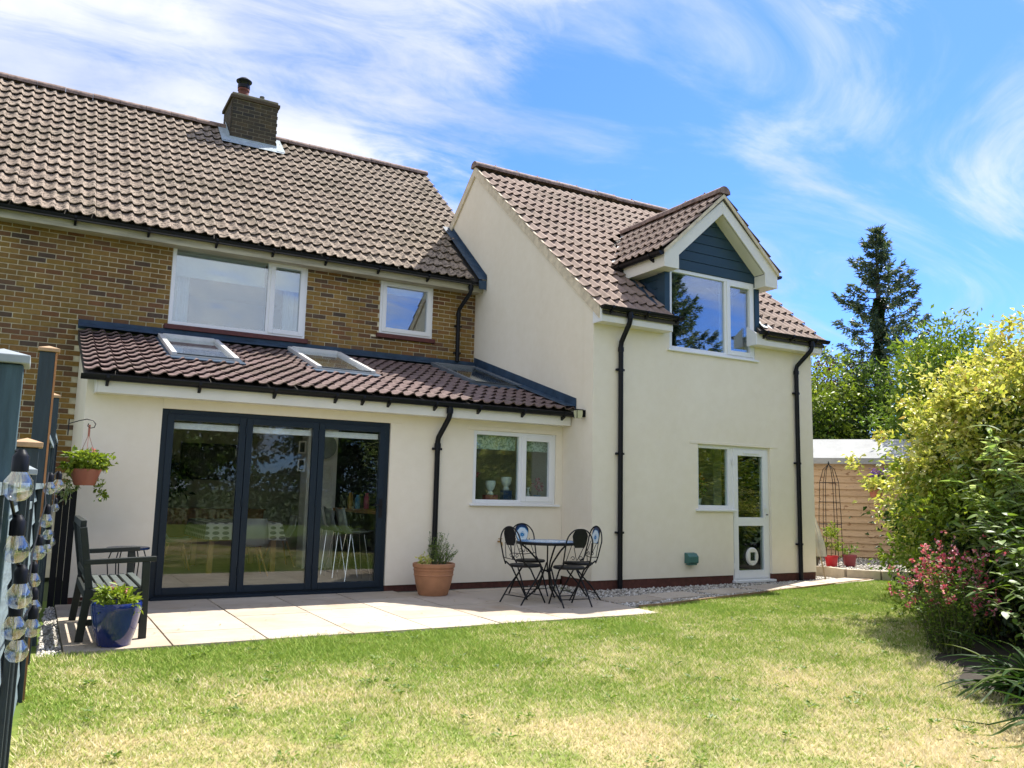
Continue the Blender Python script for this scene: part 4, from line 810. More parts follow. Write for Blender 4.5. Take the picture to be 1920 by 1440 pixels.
for z in (0.2, 1.0, 1.80): MB().box(GD[0]+0.02, GD[0]+0.06, yl-0.012, yl+0.0, z, z+0.09).build('hinge', 'white', d)
cf = MB(); n = 28; cxf, czf = 3.085, 0.385
def ringpt(r, k, y): return (cxf+r*math.cos(2*math.pi*k/n), y, czf+1.1*r*math.sin(2*math.pi*k/n))
prof = [(0.125, yl+0.02), (0.125, yl-0.004), (0.112, yl-0.016), (0.085, yl-0.016)]
cf.add([ringpt(r, k, y) for r, y in prof for k in range(n)], [(i*n+k, i*n+(k+1) % n, (i+1)*n+(k+1) % n, (i+1)*n+k) for i in range(3) for k in range(n)]); cfo = cf.build('cat_flap', 'ceramic', d, smooth=True)
MB().frame(cxf-0.085, cxf+0.085, czf-0.093, czf+0.093, 0.028, yl-0.014, yl+0.01).build('flap_frame', 'ceramic', cfo); MB().box(cxf-0.056, cxf+0.056, yl-0.002, yl+0.004, czf-0.064, czf+0.064).build('flap', 'kitglass', cfo)
w = glazed(gh, *GW, GY0+0.045, glass='kitglass', sill=(0.085, 0.035, 'white')); MB().box(GW[0]+0.002, GW[1]-0.002, GY0+0.118, GY0+0.5, GW[2]-0.03, GW[2]+0.02).build('inner_sill', 'roomwhite', w)
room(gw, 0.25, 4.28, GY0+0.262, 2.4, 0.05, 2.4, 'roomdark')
MB().box(3.12, 3.3, GY0+0.9, GY0+1.5, 0.06, 2.3).build('inner_cupboard', 'olive', gw)
# dormer
dm = MB(); dm.box(DW[0]-0.10, DW[0]-0.002, GY0-0.012, GY0+0.16, 3.955, 4.86); dm.box(DW[1]+0.002, DW[1]+0.10, GY0-0.012, GY0+0.16, 3.955, 4.86)
dm.prism([(DW[0]-0.03, DW[3]+0.002), (DW[1]+0.03, DW[3]+0.002), (DW[1]+0.03, dz(DW[1]+0.03)-0.12), (DX, DZ-0.14), (DW[0]-0.03, dz(DW[0]-0.03)-0.12)], 1, GY0+0.012, GY0+0.16)
yc = vy(DW[0])
for x0, x1 in ((DW[0]-0.062, DW[0]-0.004), (DW[1]+0.004, DW[1]+0.062)):
    dm.prism([(GY0+0.162, gz(GY0)-0.05), (GY0+0.162, 5.0), (0.5, 5.0), (0.5, gz(0.5)-0.05)], 0, x0, x1)
dd = dm.build('dormer', 'clad', gh); dd['label'] = 'gabled dormer clad in dark blue grey boards'
zb = DW[3]+0.004; bh_ = 0.158
while zb < DZ-0.2:
    zt = min(zb+bh_-0.008, DZ-0.16)
    def lim(z): return max(0.0, min(DW[1]+0.095-DX, (DZ-0.13-z)/SD))
    a, b = lim(zb), lim(zt)
    if a > 0.04: MB().prism([(DX-a, zb), (DX+a, zb), (DX+b, zt), (DX-b, zt)] if b > 0.02 else [(DX-a, zb), (DX+a, zb), (DX, zt)], 1, GY0-0.010, GY0+0.011).build('cladding_board', 'clad', dd, bevel=0.003)
    zb += bh_
for k in range(7):
    z0 = 4.02+k*0.14; z1 = z0+0.132; y1 = GY0+(z0-GZ)/SG+0.12
    if y1 > GY0+0.2 and z1 < 5.02: MB().box(DW[0]-0.078, DW[0]-0.0625, GY0+0.163, y1, z0, z1).build('cladding_board', 'clad', dd)
# dormer roof
rf = MB()
for s in (-1, 1):
    xe = DE0 if s < 0 else DE1; q = [(xe, dz(xe)), (DX, DZ), (DX, DZ-0.09), (xe, dz(xe)-0.04)]
    o = [(q[i][0], DYF+0.02, q[i][1]) for i in range(4)]+[(q[0][0], vy(xe), q[0][1]), (DX, vy(DX), DZ), (DX, vy(DX), DZ-0.09), (q[3][0], vy(xe), q[3][1])]
    rf.add(o, [(0, 1, 2, 3), (7, 6, 5, 4), (0, 4, 5, 1), (1, 5, 6, 2), (2, 6, 7, 3), (3, 7, 4, 0)])
dro = rf.build('dormer_roof', 'deck', gh)
mats = []; c = 1/math.sqrt(1+SD*SD); s_ = SD*c
for j in range(5):
    dd_ = j*TG
    xl = DE0-0.02+c*dd_; zl = dz(DE0-0.02)+s_*dd_; nl = int((vy(xl+0.1)+0.20-DYF)/TW)+1
    for i in range(nl):
        y = DYF+(i+1)*TW
        if y-TW < vy(xl)+0.02: mats.append(tmat((xl, y, zl), (0, -1, 0), (c, 0, s_), (-s_, 0, c)))
    xr = DE1+0.02-c*dd_
    for i in range(nl):
        y = DYF+i*TW
        if y < vy(xr)+0.02: mats.append(tmat((xr, y, zl), (0, 1, 0), (-c, 0, s_), (s_, 0, c)))
lay_tiles(dro, 'tile_new', mats); ridge_run(dro, (DX, DYF-0.02, DZ+0.05), (DX, vy(DX)+0.15, DZ+0.05), 0.115, 0.40)
def barge(mbx, off, w):
    return mbx
bg_ = MB(); bx0, bx1 = DE0+0.0, DE1-0.0; bz = dz(DE0)-0.03
bg_.prism([(bx0, bz), (DX, DZ-0.02), (DX, DZ-0.30), (bx0+0.28, bz-0.02), (bx0+0.28, bz-0.235), (bx0, bz-0.235)], 1, DYF+0.035, DYF+0.06); bg_.prism([(bx1, bz), (bx1, bz-0.235), (bx1-0.28, bz-0.235), (bx1-0.28, bz-0.02), (DX+0.003, DZ-0.30), (DX+0.003, DZ-0.02)], 1, DYF+0.035, DYF+0.06)
bg_.build('bargeboard', 'fascia', dro)
for s in (-1, 1): xe = DE0-0.01 if s < 0 else DE1+0.01; MB().prism([(xe, dz(xe)-0.0), (DX, DZ+0.01), (DX, DZ-0.055), (xe, dz(xe)-0.06)] if s < 0 else [(DX+0.001, DZ+0.01), (xe, dz(xe)), (xe, dz(xe)-0.06), (DX+0.001, DZ-0.055)], 1, DYF+0.0, DYF+0.034).build('verge', 'verge', dro)
sf = MB()
for s in (-1, 1):
    xa = DX+s*(DX-(bx0+0.28)); sf.add([(xa, DYF+0.061, bz-0.03), (DX, DYF+0.061, DZ-0.305), (DX, GY0-0.012, DZ-0.305), (xa, GY0-0.012, bz-0.03)], [(0, 1, 2, 3)])
    x0, x1 = (bx0, bx0+0.28) if s < 0 else (bx1-0.28, bx1); sf.box(x0+0.001, x1-0.001, DYF+0.061, GY0-0.014 if False else vy(DE0)-0.06, bz-0.235, bz-0.215)
    xf = (bx0, bx0+0.016) if s < 0 else (bx1-0.016, bx1); sf.box(xf[0], xf[1], DYF+0.061, vy(DE0)-0.02, bz-0.214, bz-0.02)
    xi = (bx0+0.265, bx0+0.28) if s < 0 else (bx1-0.28, bx1-0.265); sf.box(xi[0], xi[1], DYF+0.061, GY0-0.013, bz-0.214, bz-0.04)
sf.build('soffit', 'fascia', dro)
def gutter_y(parent, x, y0, y1, z):
    g = gutter_run(parent, y0, y1, 0, 0, [y0+0.25, y1-0.2]); mtx = Matrix(((0, 1, 0, x), (1, 0, 0, 0), (0, 0, 1, z), (0, 0, 0, 1))); g.matrix_basis = mtx if x < DX else Matrix(((0, -1, 0, x), (1, 0, 0, 0), (0, 0, 1, z), (0, 0, 0, 1))); return g
gutter_y(dro, DE0-0.055, DYF+0.03, 0.20, dz(DE0)-0.045); gutter_y(dro, DE1+0.055, DYF+0.03, 0.20, dz(DE1)-0.045)
vl = MB()
def vpt(x, h=0.055): return Vector((x, vy(x), dz(x)+h))
vl.bar(vpt(DE0-0.03), vpt(DX-0.10), 0.05, 0.012); vl.build('valley_liner', 'valley', dro)
ap = MB(); ap.add([(DW[0]-0.26, GY0+0.02, gz(GY0+0.02)+0.07), (DW[0]-0.085, GY0+0.02, gz(GY0+0.02)+0.075), (DW[0]-0.085, 0.35, gz(0.35)+0.075), (DW[0]-0.26, 0.35, gz(0.35)+0.07)], [(0, 1, 2, 3)]); ap.add([(DW[0]-0.084, GY0+0.02, gz(GY0+0.02)+0.075), (DW[0]-0.084, 0.35, gz(0.35)+0.075), (DW[0]-0.084, 0.35, gz(0.35)+0.16), (DW[0]-0.084, GY0+0.02, gz(GY0+0.02)+0.16)], [(0, 1, 2, 3)]); ap.build('lead_flashing', 'lead', dd)
ap = MB(); ap.add([(DW[1]+0.10, GY0-0.1, gz(GY0-0.1)+0.07), (DW[1]+0.30, GY0-0.1, gz(GY0-0.1)+0.07), (DW[1]+0.30, 0.3, gz(0.3)+0.07), (DW[1]+0.10, 0.3, gz(0.3)+0.075)], [(0, 1, 2, 3)]); ap.build('lead_flashing', 'lead_pale', dd)
w = glazed(gh, *DW, GY0+0.008, split=2.57, opener=1, sill=(0.05, 0.03, 'white'))
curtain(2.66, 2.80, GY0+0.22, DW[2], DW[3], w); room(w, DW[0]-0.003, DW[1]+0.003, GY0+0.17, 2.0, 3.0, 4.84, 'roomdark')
MB().box(DW[0]-0.003, DW[1]+0.003, GY0+0.10, GY0+0.6, DW[2]-0.05, DW[2]-0.004).build('inner_sill', 'roomwhite', w)
# ================================================================== SHED, RAISED BED
SH = Matrix(((0.656, 0.755, 0, 8.05), (-0.755, 0.656, 0, 1.55), (0, 0, 1, 0.10), (0, 0, 0, 1)))   # local x along the front (to the right), y away
sh = thing('garden_shed', 'timber clad garden shed with pale felt roof beyond the gravel', 'shed', (8.05, 1.55, 0.10), math.atan2(-0.755, 0.656))
SX0, SX1, SHH = -1.6, 3.4, 2.02
MB().box(SX0+0.02, SX1-0.02, 0.03, 2.0, 0.0, SHH).build('wall', 'shed', sh)
z = 0.03
while z < SHH-0.02:
    for a, b in ((SX0, 1.62), (1.665, SX1)):
        mb = MB(); zt = min(z+0.150, SHH); mb.add([(a, -0.018, z), (b, -0.018, z), (b, 0.014, zt), (a, 0.014, zt), (a, 0.028, z), (b, 0.028, z), (b, 0.028, zt), (a, 0.028, zt)], [(0,1,2,3), (3,2,6,7), (0,4,5,1), (0,3,7,4), (1,5,6,2)]); mb.build('plank', 'shed', sh)
    z += 0.139
MB().box(1.622, 1.663, -0.035, 0.028, 0.0, SHH).build('cover_strip', 'shed', sh); MB().box(SX0, SX1, -0.03, 0.04, SHH+0.002, SHH+0.05).build('eaves_board', 'shed', sh)
MB().prism([(-0.16, SHH+0.0), (-0.16, SHH+0.05), (1.0, SHH+0.52), (2.16, SHH+0.05), (2.16, SHH), (1.0, SHH+0.46)], 0, SX0-0.1, SX1+0.1).build('roof', 'felt', sh)
MB().box(SX0-0.1, SX1+0.1, -0.175, -0.161, SHH-0.075, SHH+0.045).build('felt_edge', 'felt', sh)
rb = thing('raised_bed', 'low curved raised bed edged with pale stone blocks', 'raised bed', (5.1, -0.4, 0))
arc = [(4.55, 0.25), (5.05, 0.02), (5.35, -0.25), (5.25, -0.75), (5.55, -1.18), (6.1, -1.52), (6.7, -1.85), (7.3, -2.2)]
for (xa, ya), (xb, yb) in zip(arc, arc[1:]):
    a = Vector((xa-5.1, ya+0.4, 0.055)); b = Vector((xb-5.1, yb+0.4, 0.055)); d = (b-a).normalized(); MB().bar(a+d*0.006, b-d*0.006, 0.10, 0.17).build('walling_stone', 'stonewall', rb, bevel=0.006)
MB().add([(x-5.1, y+0.4, 0.095) for x, y in arc]+[(10.8, 0.2, 0.095), (7.5, 4.5, 0.095), (-0.5, 2.5, 0.095)], [tuple(range(len(arc)+3))]).build('gravel_fill', 'gravelbed', rb)
def in_bed(x, y):
    xx = np.interp(y, [p[1] for p in arc[::-1]], [p[0] for p in arc[::-1]]); return x > xx+0.08
gravel('gravel', 'gravel lying on the raised bed by the shed', in_bed, 3500, 0.095, (4.6, 9.2), (-1.9, 1.6), 0.012, 0.026)

# ================================================================== LEFT FENCE AND LIGHTS
def fvec(y, dx=0.0, z=0.0): return Vector((fence_x(y)+dx, y, z))
def fence_post(y, w, h, label, cap='cap', capw=0.127, edge=False, m='slate_dark'):
    p = thing('fence_post', label, 'fence post', (fence_x(y)-w/2, y, -0.05), 0, 'posts of the garden fence'); a = w/2
    MB().box(-a, a-(0.012 if edge else 0), -a, a, 0, h+0.05).build('post', m, p, bevel=0.004)
    if edge: MB().box(a-0.0115, a, -a, a, 0, h+0.05).build('sunlit_edge', 'sunlit_orange', p)  # thin orange strip colours in the sunlit right edge of the post
    c = capw/2; MB().box(-c, c, -c, c, h+0.052, h+0.075).add([(-c+.004, -c+.004, h+.075), (c-.004, -c+.004, h+.075), (c-.004, c-.004, h+.075), (-c+.004, c-.004, h+.075), (0, 0, h+.095)], [(0,1,4),(1,2,4),(2,3,4),(3,0,4)]).build('post_cap', cap, p, bevel=0.003)
fence_post(-7.6, 0.10, 1.575, 'nearest slate grey fence post with pale grey cap', 'greycap', 0.127, m='slate_mid')
fence_post(-5.85, 0.10, 1.425, 'slate fence post with timber cap, just before the tallest post', 'cap')
fence_post(-4.2, 0.10, 2.09, 'tallest dark fence post with sunlit edge coloured orange', 'cap', 0.122, True)
fence_post(-6.3, 0.055, 1.30, 'slim slate fence post with small pale cap', 'greycap', 0.085)
fence_post(-2.25, 0.085, 1.98, 'dark fence post with small timber cap near the hanging basket', 'cap', 0.105)
def fence_panel(y0, y1, h, label, side=0.0):
    L_ = y1-y0; ang = math.atan2(fence_x(y1)-fence_x(y0), L_); f = thing('lap_fence', label, 'fence', (fence_x(y0)-0.055+side, y0, -0.03), -ang, 'lap board fence sections along the garden')
    z = 0.04; k = 0
    while z < h-0.05:
        zt = min(z+0.15, h-0.03); MB().add([(0.022, 0, z), (0.022, L_, z), (0.004, L_, zt), (0.004, 0, zt), (0.0, 0, z), (0.0, L_, z), (-0.004, L_, zt), (-0.004, 0, zt)], [(0,1,2,3), (7,6,5,4), (0,3,7,4), (1,5,6,2), (3,2,6,7), (0,4,5,1)]).build('lap_board', 'slate', f); z += 0.128; k += 1
    n = max(2, int(L_/0.85)+1)
    for i in range(n):
        yy = 0.02+(L_-0.04)*i/(n-1); MB().box(0.023, 0.045, yy-0.018, yy+0.018, 0.03, h-0.02).build('batten', 'slate_dark', f)
    MB().box(-0.02, 0.05, 0, L_, h-0.03, h).build('capping_rail', 'slate', f)
fence_panel(-9.6, -7.66, 1.30, 'nearest slate grey lap board fence panel hung with festoon bulbs'); fence_panel(-7.54, -6.34, 1.30, 'slate lap board panel behind the second post'); fence_panel(-6.26, -5.91, 1.22, 'narrow slate fence panel between two posts')
fence_panel(-5.79, -4.26, 1.30, 'slate fence panel running up to the tallest post'); fence_panel(-4.14, -2.31, 1.62, 'slate fence panel beyond the tallest post'); fence_panel(-2.19, -0.12, 1.74, 'slate fence panel next to the house corner')
fp = thing('boarded_infill', 'black infill panel closing the gap between fence and extension', 'panel', (-6.37, 0.03, -0.05))
for k in range(3): MB().box(-0.10+k*0.064, -0.10+k*0.064+0.061, -0.02, 0.0, 0, 1.27).build('board', 'black', fp)
fs = thing('festoon_lights', 'string of clear festoon bulbs in black sockets hung along the fence', 'festoon lights', (-6.7, -5.0, 0.0))
bulbs = [(-6.752,-7.859,1.259),(-6.747,-7.639,1.099),(-6.729,-7.394,.953),(-6.735,-7.199,.838),(-6.721,-7.017,.74),(-6.677,-6.339,.708),(-6.677,-5.995,.741),(-6.685,-5.712,.826),(-6.67,-5.446,.933),(-6.643,-5.135,1.074),(-6.638,-4.814,1.242),(-6.58,-4.1,1.26),(-6.60,-3.578,.92),(-6.585,-2.913,.78),(-6.55,-2.4,.80),(-6.535,-1.9,1.06),(-6.52,-1.4,1.22)]
cab = []
for i, (x, y, z) in enumerate(bulbs):
    x += 0.012; bx, by, bz = x+6.7, y+5.0, z; r = 0.034
    bo = MB().lathe([(0.004, -r), (r*0.55, -r*0.86), (r*0.9, -r*0.45), (r, 0), (r*0.9, r*0.45), (r*0.62, r*0.85), (0.013, r*1.25), (0.012, r*1.45)], (bx, by, bz), 16).build('bulb', 'bulbglass', fs, smooth=True)
    MB().lathe([(0.016, r*1.05), (0.0185, r*1.1), (0.0185, r*2.1), (0.013, r*2.35), (0.008, r*2.6)], (bx, by, bz), 14).build('socket', 'black', bo, smooth=True)
    MB().tube([(bx-0.004, by, bz+r), (bx-0.003, by, bz), (bx+0.003, by, bz-0.004), (bx+0.004, by, bz+r)], 0.0022, 5).build('filament', 'lamp', bo)
    cab.append(Vector((bx-0.01, by, bz+r*2.55)))
pts = []
for a, b in zip(cab, cab[1:]):
    pts += [a, (a+b)/2+Vector((-0.008, 0, -0.03))]
pts.append(cab[-1]); MB().tube(pts, 0.0042, 6).build('cable', 'black', fs, smooth=True)

# ================================================================== POTS, BENCH, HANGING BASKET
def pot_lathe(prof, m, parent, seg=32): return MB().lathe(prof, (0, 0, 0), seg).build('pot', m, parent, smooth=True)
p = thing('potted_plant', 'glossy cobalt blue glazed pot with small leafy plant on patio corner', 'potted plant', (-6.04, -2.66, 0))
pot_lathe([(0.118, 0), (0.125, 0.01), (0.165, 0.15), (0.187, 0.28), (0.190, 0.325), (0.183, 0.338), (0.172, 0.335), (0.165, 0.30)], 'blueglaze', p)
MB().lathe([(0.168, 0.29), (0.0, 0.305)], (0, 0, 0), 20).build('soil', 'soil', p)
foliage('foliage', 'l_lime', p, (0, 0, 0.36), (0.15, 0.15, 0.08), 420, 40, 0.045, 0.06, 0.026, 0.2, 0.15, 0.4, 0.7, 0.25)
foliage('flower', 'f_pink', p, (0, 0, 0.44), (0.11, 0.11, 0.03), 18, 6, 0.02, 0.03, 0.02, 0.2)
p = thing('potted_shrub', 'large terracotta pot with rosemary and small golden plant by downpipe', 'potted plant', (-2.27, -0.55, 0))
pot_lathe([(0.175, 0), (0.185, 0.01), (0.225, 0.15), (0.245, 0.26), (0.252, 0.335), (0.265, 0.345), (0.266, 0.385), (0.252, 0.392), (0.238, 0.385), (0.232, 0.33)], 'pot', p)
for z in (0.24, 0.30): MB().lathe([(0.243+(z-0.24)*0.1, z), (0.252+(z-0.24)*0.1, z+0.008), (0.244+(z-0.24)*0.1, z+0.018)], (0, 0, 0), 32).build('ridge_band', 'pot', p, smooth=True)
MB().lathe([(0.236, 0.34), (0.0, 0.36)], (0, 0, 0), 20).build('soil', 'soil', p)
st = MB(); P = []; D = []
for k in range(34):
    a = rs.uniform(0, 6.28); tall = k < 12; b = Vector((rs.uniform(-0.04, 0.16) if not tall else rs.uniform(-0.03, 0.05), rs.uniform(-0.1, 0.1), 0.35)); h = rs.uniform(0.30, 0.43) if tall else rs.uniform(0.14, 0.30)
    tip = b+Vector((math.cos(a)*0.10+(0.02 if tall else 0.14*rs.random()), math.sin(a)*0.10, h)); mid = (b+tip)/2+Vector((0, 0, 0.03)); st.tube([b, mid, tip], [0.004, 0.003, 0.0015], 5)
    for q in range(46):
        t = rs.uniform(0.15, 1); pp = b.lerp(tip, t); P.append(pp); D.append(Vector((rs.gauss(0, 1), rs.gauss(0, 1), 0.7)))
st.build('stem', 'stem', p); P = np.array(P); D = np.array(D); V, F = leaves(P, D, rdir(len(P)), 0.035*(0.6+0.7*RNG.random(len(P))), 0.006, 0.1, 0.05); npmesh('foliage', V, F, 'l_green', p)
foliage('golden_foliage', 'l_gold', p, (-0.15, -0.06, 0.42), (0.06, 0.07, 0.08), 160, 16, 0.025, 0.035, 0.02, 0.2)
# hanging basket on its hook
hb = thing('hanging_basket', 'hanging red brown basket of trailing plants on the fence', 'hanging basket', (-6.25, -0.62, 1.26))
MB().lathe([(0.095, 0), (0.10, 0.005), (0.135, 0.12), (0.148, 0.15), (0.150, 0.165), (0.140, 0.165), (0.132, 0.13)], (0, 0, 0), 26).build('pot', 'basket', hb, smooth=True)
w_ = MB()
for k in range(3): a = k*2.094+0.4; w_.tube([(0.14*math.cos(a), 0.14*math.sin(a), 0.16), (0.0, 0, 0.52)], 0.0025, 5)
w_.box(-0.010, 0.010, -0.003, 0.003, 0.50, 0.62); w_.build('hanger', 'basket', hb)
foliage('foliage', 'l_lime', hb, (0.0, 0, 0.24), (0.20, 0.18, 0.10), 520, 40, 0.06, 0.065, 0.042, 0.2, 0.25, 0.4, 0.8, 0.08)
foliage('trailing_stem', 'l_lime', hb, (0.17, 0, -0.02), (0.05, 0.05, 0.14), 80, 10, 0.025, 0.045, 0.025, 0.2, 0.3, 0.2, 1, -0.3); foliage('trailing_stem', 'l_sage', hb, (-0.14, 0.05, 0.0), (0.08, 0.06, 0.15), 130, 10, 0.03, 0.045, 0.022, 0.2, 0.3, 0.2, 1, -0.3)
foliage('flower', 'f_pink', hb, (0.05, 0, 0.33), (0.14, 0.1, 0.03), 12, 6, 0.02, 0.028, 0.02)
hk = thing('basket_hook', 'black wall hook holding the hanging basket', 'hook', (-6.25, -0.62, 1.88)); cz = [(-0.19, 0, 0.0), (-0.10, 0, 0.035), (-0.03, 0, 0.055), (0.03, 0, 0.045), (0.055, 0, 0.01), (0.045, 0, -0.025), (0.01, 0, -0.035), (-0.018, 0, -0.015), (-0.01, 0, 0.012)]
MB().tube(cz, 0.005, 6).tube([(-0.19, 0, 0.05), (-0.19, 0, -0.12)], 0.006, 6).build('hook', 'blackmetal', hk, smooth=True)
# bench
bn = thing('garden_bench', 'dark green slatted garden bench facing along the patio', 'bench', (-6.03, -1.80, 0))
HB = 0.62
def bench_bar(n, a, b, w, h, m='bench', up=(0, 0, 1), be=0.005): return MB().bar(a, b, w, h, up).build(n, m, bn, bevel=be)
for s in (-1, 1):
    y = s*HB
    bench_bar('leg', (0.225, y, 0), (0.215, y, 0.63), 0.055, 0.06, up=(1, 0, 0)); mbk = MB(); mbk.bar((-0.25, y, 0), (-0.205, y, 0.42), 0.055, 0.06, (1, 0, 0)).bar((-0.205, y, 0.4201), (-0.285, y, 0.92), 0.055, 0.055, (1, 0, 0)); mbk.build('leg', 'bench', bn, bevel=0.006)
    bench_bar('armrest', (-0.26, y, 0.635), (0.29, y, 0.655), 0.065, 0.042); bench_bar('side_rail', (-0.20, y, 0.375), (0.20, y, 0.375), 0.035, 0.07); bench_bar('stretcher', (-0.22, y, 0.15), (0.2, y, 0.15), 0.03, 0.05)
for k in range(6): 
    x = -0.175+k*0.078; z = 0.42-0.012*math.sin(math.pi*k/5); bench_bar('seat_slat', (x, -HB+0.03, z), (x, HB-0.03, z), 0.055, 0.02, 'benchtop')
bench_bar('front_rail', (0.225, -HB+0.03, 0.37), (0.225, HB-0.03, 0.37), 0.03, 0.07); bench_bar('rear_rail', (-0.225, -HB+0.03, 0.37), (-0.225, HB-0.03, 0.37), 0.03, 0.07)
bench_bar('top_rail', (-0.285, -HB, 0.945), (-0.285, HB, 0.945), 0.045, 0.06); bench_bar('lower_back_rail', (-0.225, -HB+0.03, 0.52), (-0.225, HB-0.03, 0.52), 0.03, 0.05)
for k in range(11): y = -HB+0.08+k*(2*HB-0.16)/10; bench_bar('back_slat', (-0.228, y, 0.545), (-0.282, y, 0.92), 0.05, 0.014, up=(1, 0, 0))
# little round side table against the wall
stb = thing('side_table', 'low round metal side table against the wall behind the bench', 'side table', (-5.78, -0.50, 0))
MB().lathe([(0.20, 0.60), (0.21, 0.605), (0.21, 0.622), (0.20, 0.626), (0, 0.626)], (0, 0, 0), 28).build('tabletop', 'mosaic', stb, smooth=True)
for k in range(6): a = k*1.047; c_, s_2 = math.cos(a), math.sin(a); MB().tube([(0.15*c_, 0.15*s_2, 0.60), (0.19*c_, 0.19*s_2, 0.48), (0.17*c_, 0.17*s_2, 0.3), (0.12*c_, 0.12*s_2, 0.16), (0.19*c_, 0.19*s_2, 0.0)], 0.006, 6).build('leg', 'blackmetal', stb, smooth=True)
MB().tube([(0.185*math.cos(k*0.2618), 0.185*math.sin(k*0.2618), 0.49) for k in range(25)], 0.005, 6).build('ring', 'blackmetal', stb, smooth=True)

# ================================================================== MOSAIC TABLE AND FOLDING CHAIRS
tb = thing('mosaic_table', 'round bistro table with blue and white mosaic top on the patio', 'table', (-1.18, -1.48, 0), 0.3)
top = MB().lathe([(0.375, 0), (0.385, 0.006), (0.385, 0.024), (0.378, 0.03), (0, 0.03)], (0, 0, 0), 48).build('tabletop', 'mosaic', tb, smooth=True); top.location = (0, 0, 0.675)
MB().lathe([(0.387, 0.67), (0.389, 0.68), (0.389, 0.70), (0.387, 0.703)], (0, 0, 0), 48).build('rim', 'blackmetal', tb, smooth=True)
for k in range(3):
    a = k*2.094+0.35; c_, s_2 = math.cos(a), math.sin(a)
    MB().tube([(0.33*c_, 0.33*s_2, 0.668), (0.24*c_, 0.24*s_2, 0.60), (0.10*c_, 0.10*s_2, 0.45), (0.045*c_, 0.045*s_2, 0.34), (0.10*c_, 0.10*s_2, 0.16), (0.28*c_, 0.28*s_2, 0.0)], 0.011, 8).build('leg', 'blackmetal', tb, smooth=True)
MB().tube([(0.05*math.cos(k*0.3), 0.05*math.sin(k*0.3), 0.35) for k in range(22)], 0.008, 6).tube([(0, 0, 0.33), (0, 0, 0.66)], 0.009, 8).build('centre_ring', 'blackmetal', tb, smooth=True)
def make_chair(label):
    t = thing('folding_chair', label, 'chair', (0, 0, 0), 0, 'folding chairs round the mosaic table')   # faces +x
    MB().lathe([(0.17, 0.415), (0.185, 0.42), (0.188, 0.435), (0.18, 0.445), (0, 0.448)], (0, 0, 0), 28).build('seat', 'blackmetal', t, smooth=True)
    for s in (-1, 1):
        MB().tube([(0.19, s*0.155, 0.0), (0.08, s*0.16, 0.18), (-0.06, s*0.165, 0.40), (-0.155, s*0.17, 0.47)], 0.0095, 8).build('leg', 'blackmetal', t, smooth=True)
        MB().tube([(-0.22, s*0.185, 0.0), (-0.09, s*0.185, 0.17), (0.03, s*0.18, 0.29), (0.13, s*0.165, 0.415)], 0.0095, 8).build('leg', 'blackmetal', t, smooth=True)
    fr = []
    for k in range(25):
        a = math.pi*k/24; fr.append((-0.235-0.02*math.sin(a), 0.178*math.cos(a), 0.70+0.185*math.sin(a)))
    fr = [(-0.155, 0.172, 0.44), (-0.185, 0.178, 0.52)]+fr+[(-0.185, -0.178, 0.52), (-0.155, -0.172, 0.44)]
    MB().tube(fr, 0.0085, 8).build('back_hoop', 'blackmetal', t, smooth=True)
    # mosaic back panel, a shield shape hung inside the hoop
    poly = [(0.10*math.cos(math.pi*k/12), 0.055+0.085*math.sin(math.pi*k/12)) for k in range(13)]+[(-0.085, -0.03), (-0.062, -0.075), (0.062, -0.075), (0.085, -0.03)]
    pn = MB().prism(poly, 2, -0.006, 0.0).build('back_panel', 'blackmetal', t); mz = MB().prism([(x*0.93, y*0.93) for x, y in poly], 2, 0.0005, 0.004).build('mosaic_face', 'mosaic2', pn)
    pn.matrix_basis = Matrix(((0, -0.1, 0.995, -0.243), (1, 0, 0, 0), (0, 0.995, 0.1, 0.745), (0, 0, 0, 1)))
    ro = MB()
    for s in (-1, 1): ro.tube([(-0.222, s*0.062, 0.67), (-0.19, s*0.02, 0.56), (-0.178, s*0.004, 0.525)], 0.0045, 6).tube([(-0.232, s*0.10, 0.70), (-0.178, s*0.14, 0.52)], 0.0045, 6).tube([(-0.176, s*(0.05+0.028*math.cos(q*0.55)*(1-q*0.06)), 0.545+0.028*math.sin(q*0.55)*(1-q*0.06)) for q in range(12)], 0.004, 6)
    ro.tube([(-0.178, -0.176, 0.515), (-0.172, 0, 0.50), (-0.178, 0.176, 0.515)], 0.005, 6).build('back_rods', 'blackmetal', t, smooth=True)
    MB().tube([(0.135, -0.158, 0.09), (0.135, 0.158, 0.09)], 0.006, 6).build('stretcher', 'blackmetal', t); MB().tube([(-0.155, -0.185, 0.085), (-0.155, 0.185, 0.085)], 0.006, 6).build('stretcher', 'blackmetal', t)
    return t
c0 = make_chair('black folding chair with its dark back to us, beside the terracotta pot end')
for i, (x, y, a, lb) in enumerate([(-1.56, -1.58, 0.20, 'black folding chair seen from behind, standing between mosaic table and terracotta pot'), (-1.13, -1.0, -1.62, 'folding chair against the wall under the kitchen window, mosaic back panel showing'), (-1.20, -1.98, 1.50, 'black folding chair nearest the lawn, seen from behind'), (-0.74, -1.50, 3.0, 'folding chair with mosaic back showing, on the downpipe side of the table')]):
    c_ = c0 if i == 0 else copy_tree(c0); c_.location = (x, y, 0.001); c_.rotation_euler = (0, 0, a); c_['label'] = lb

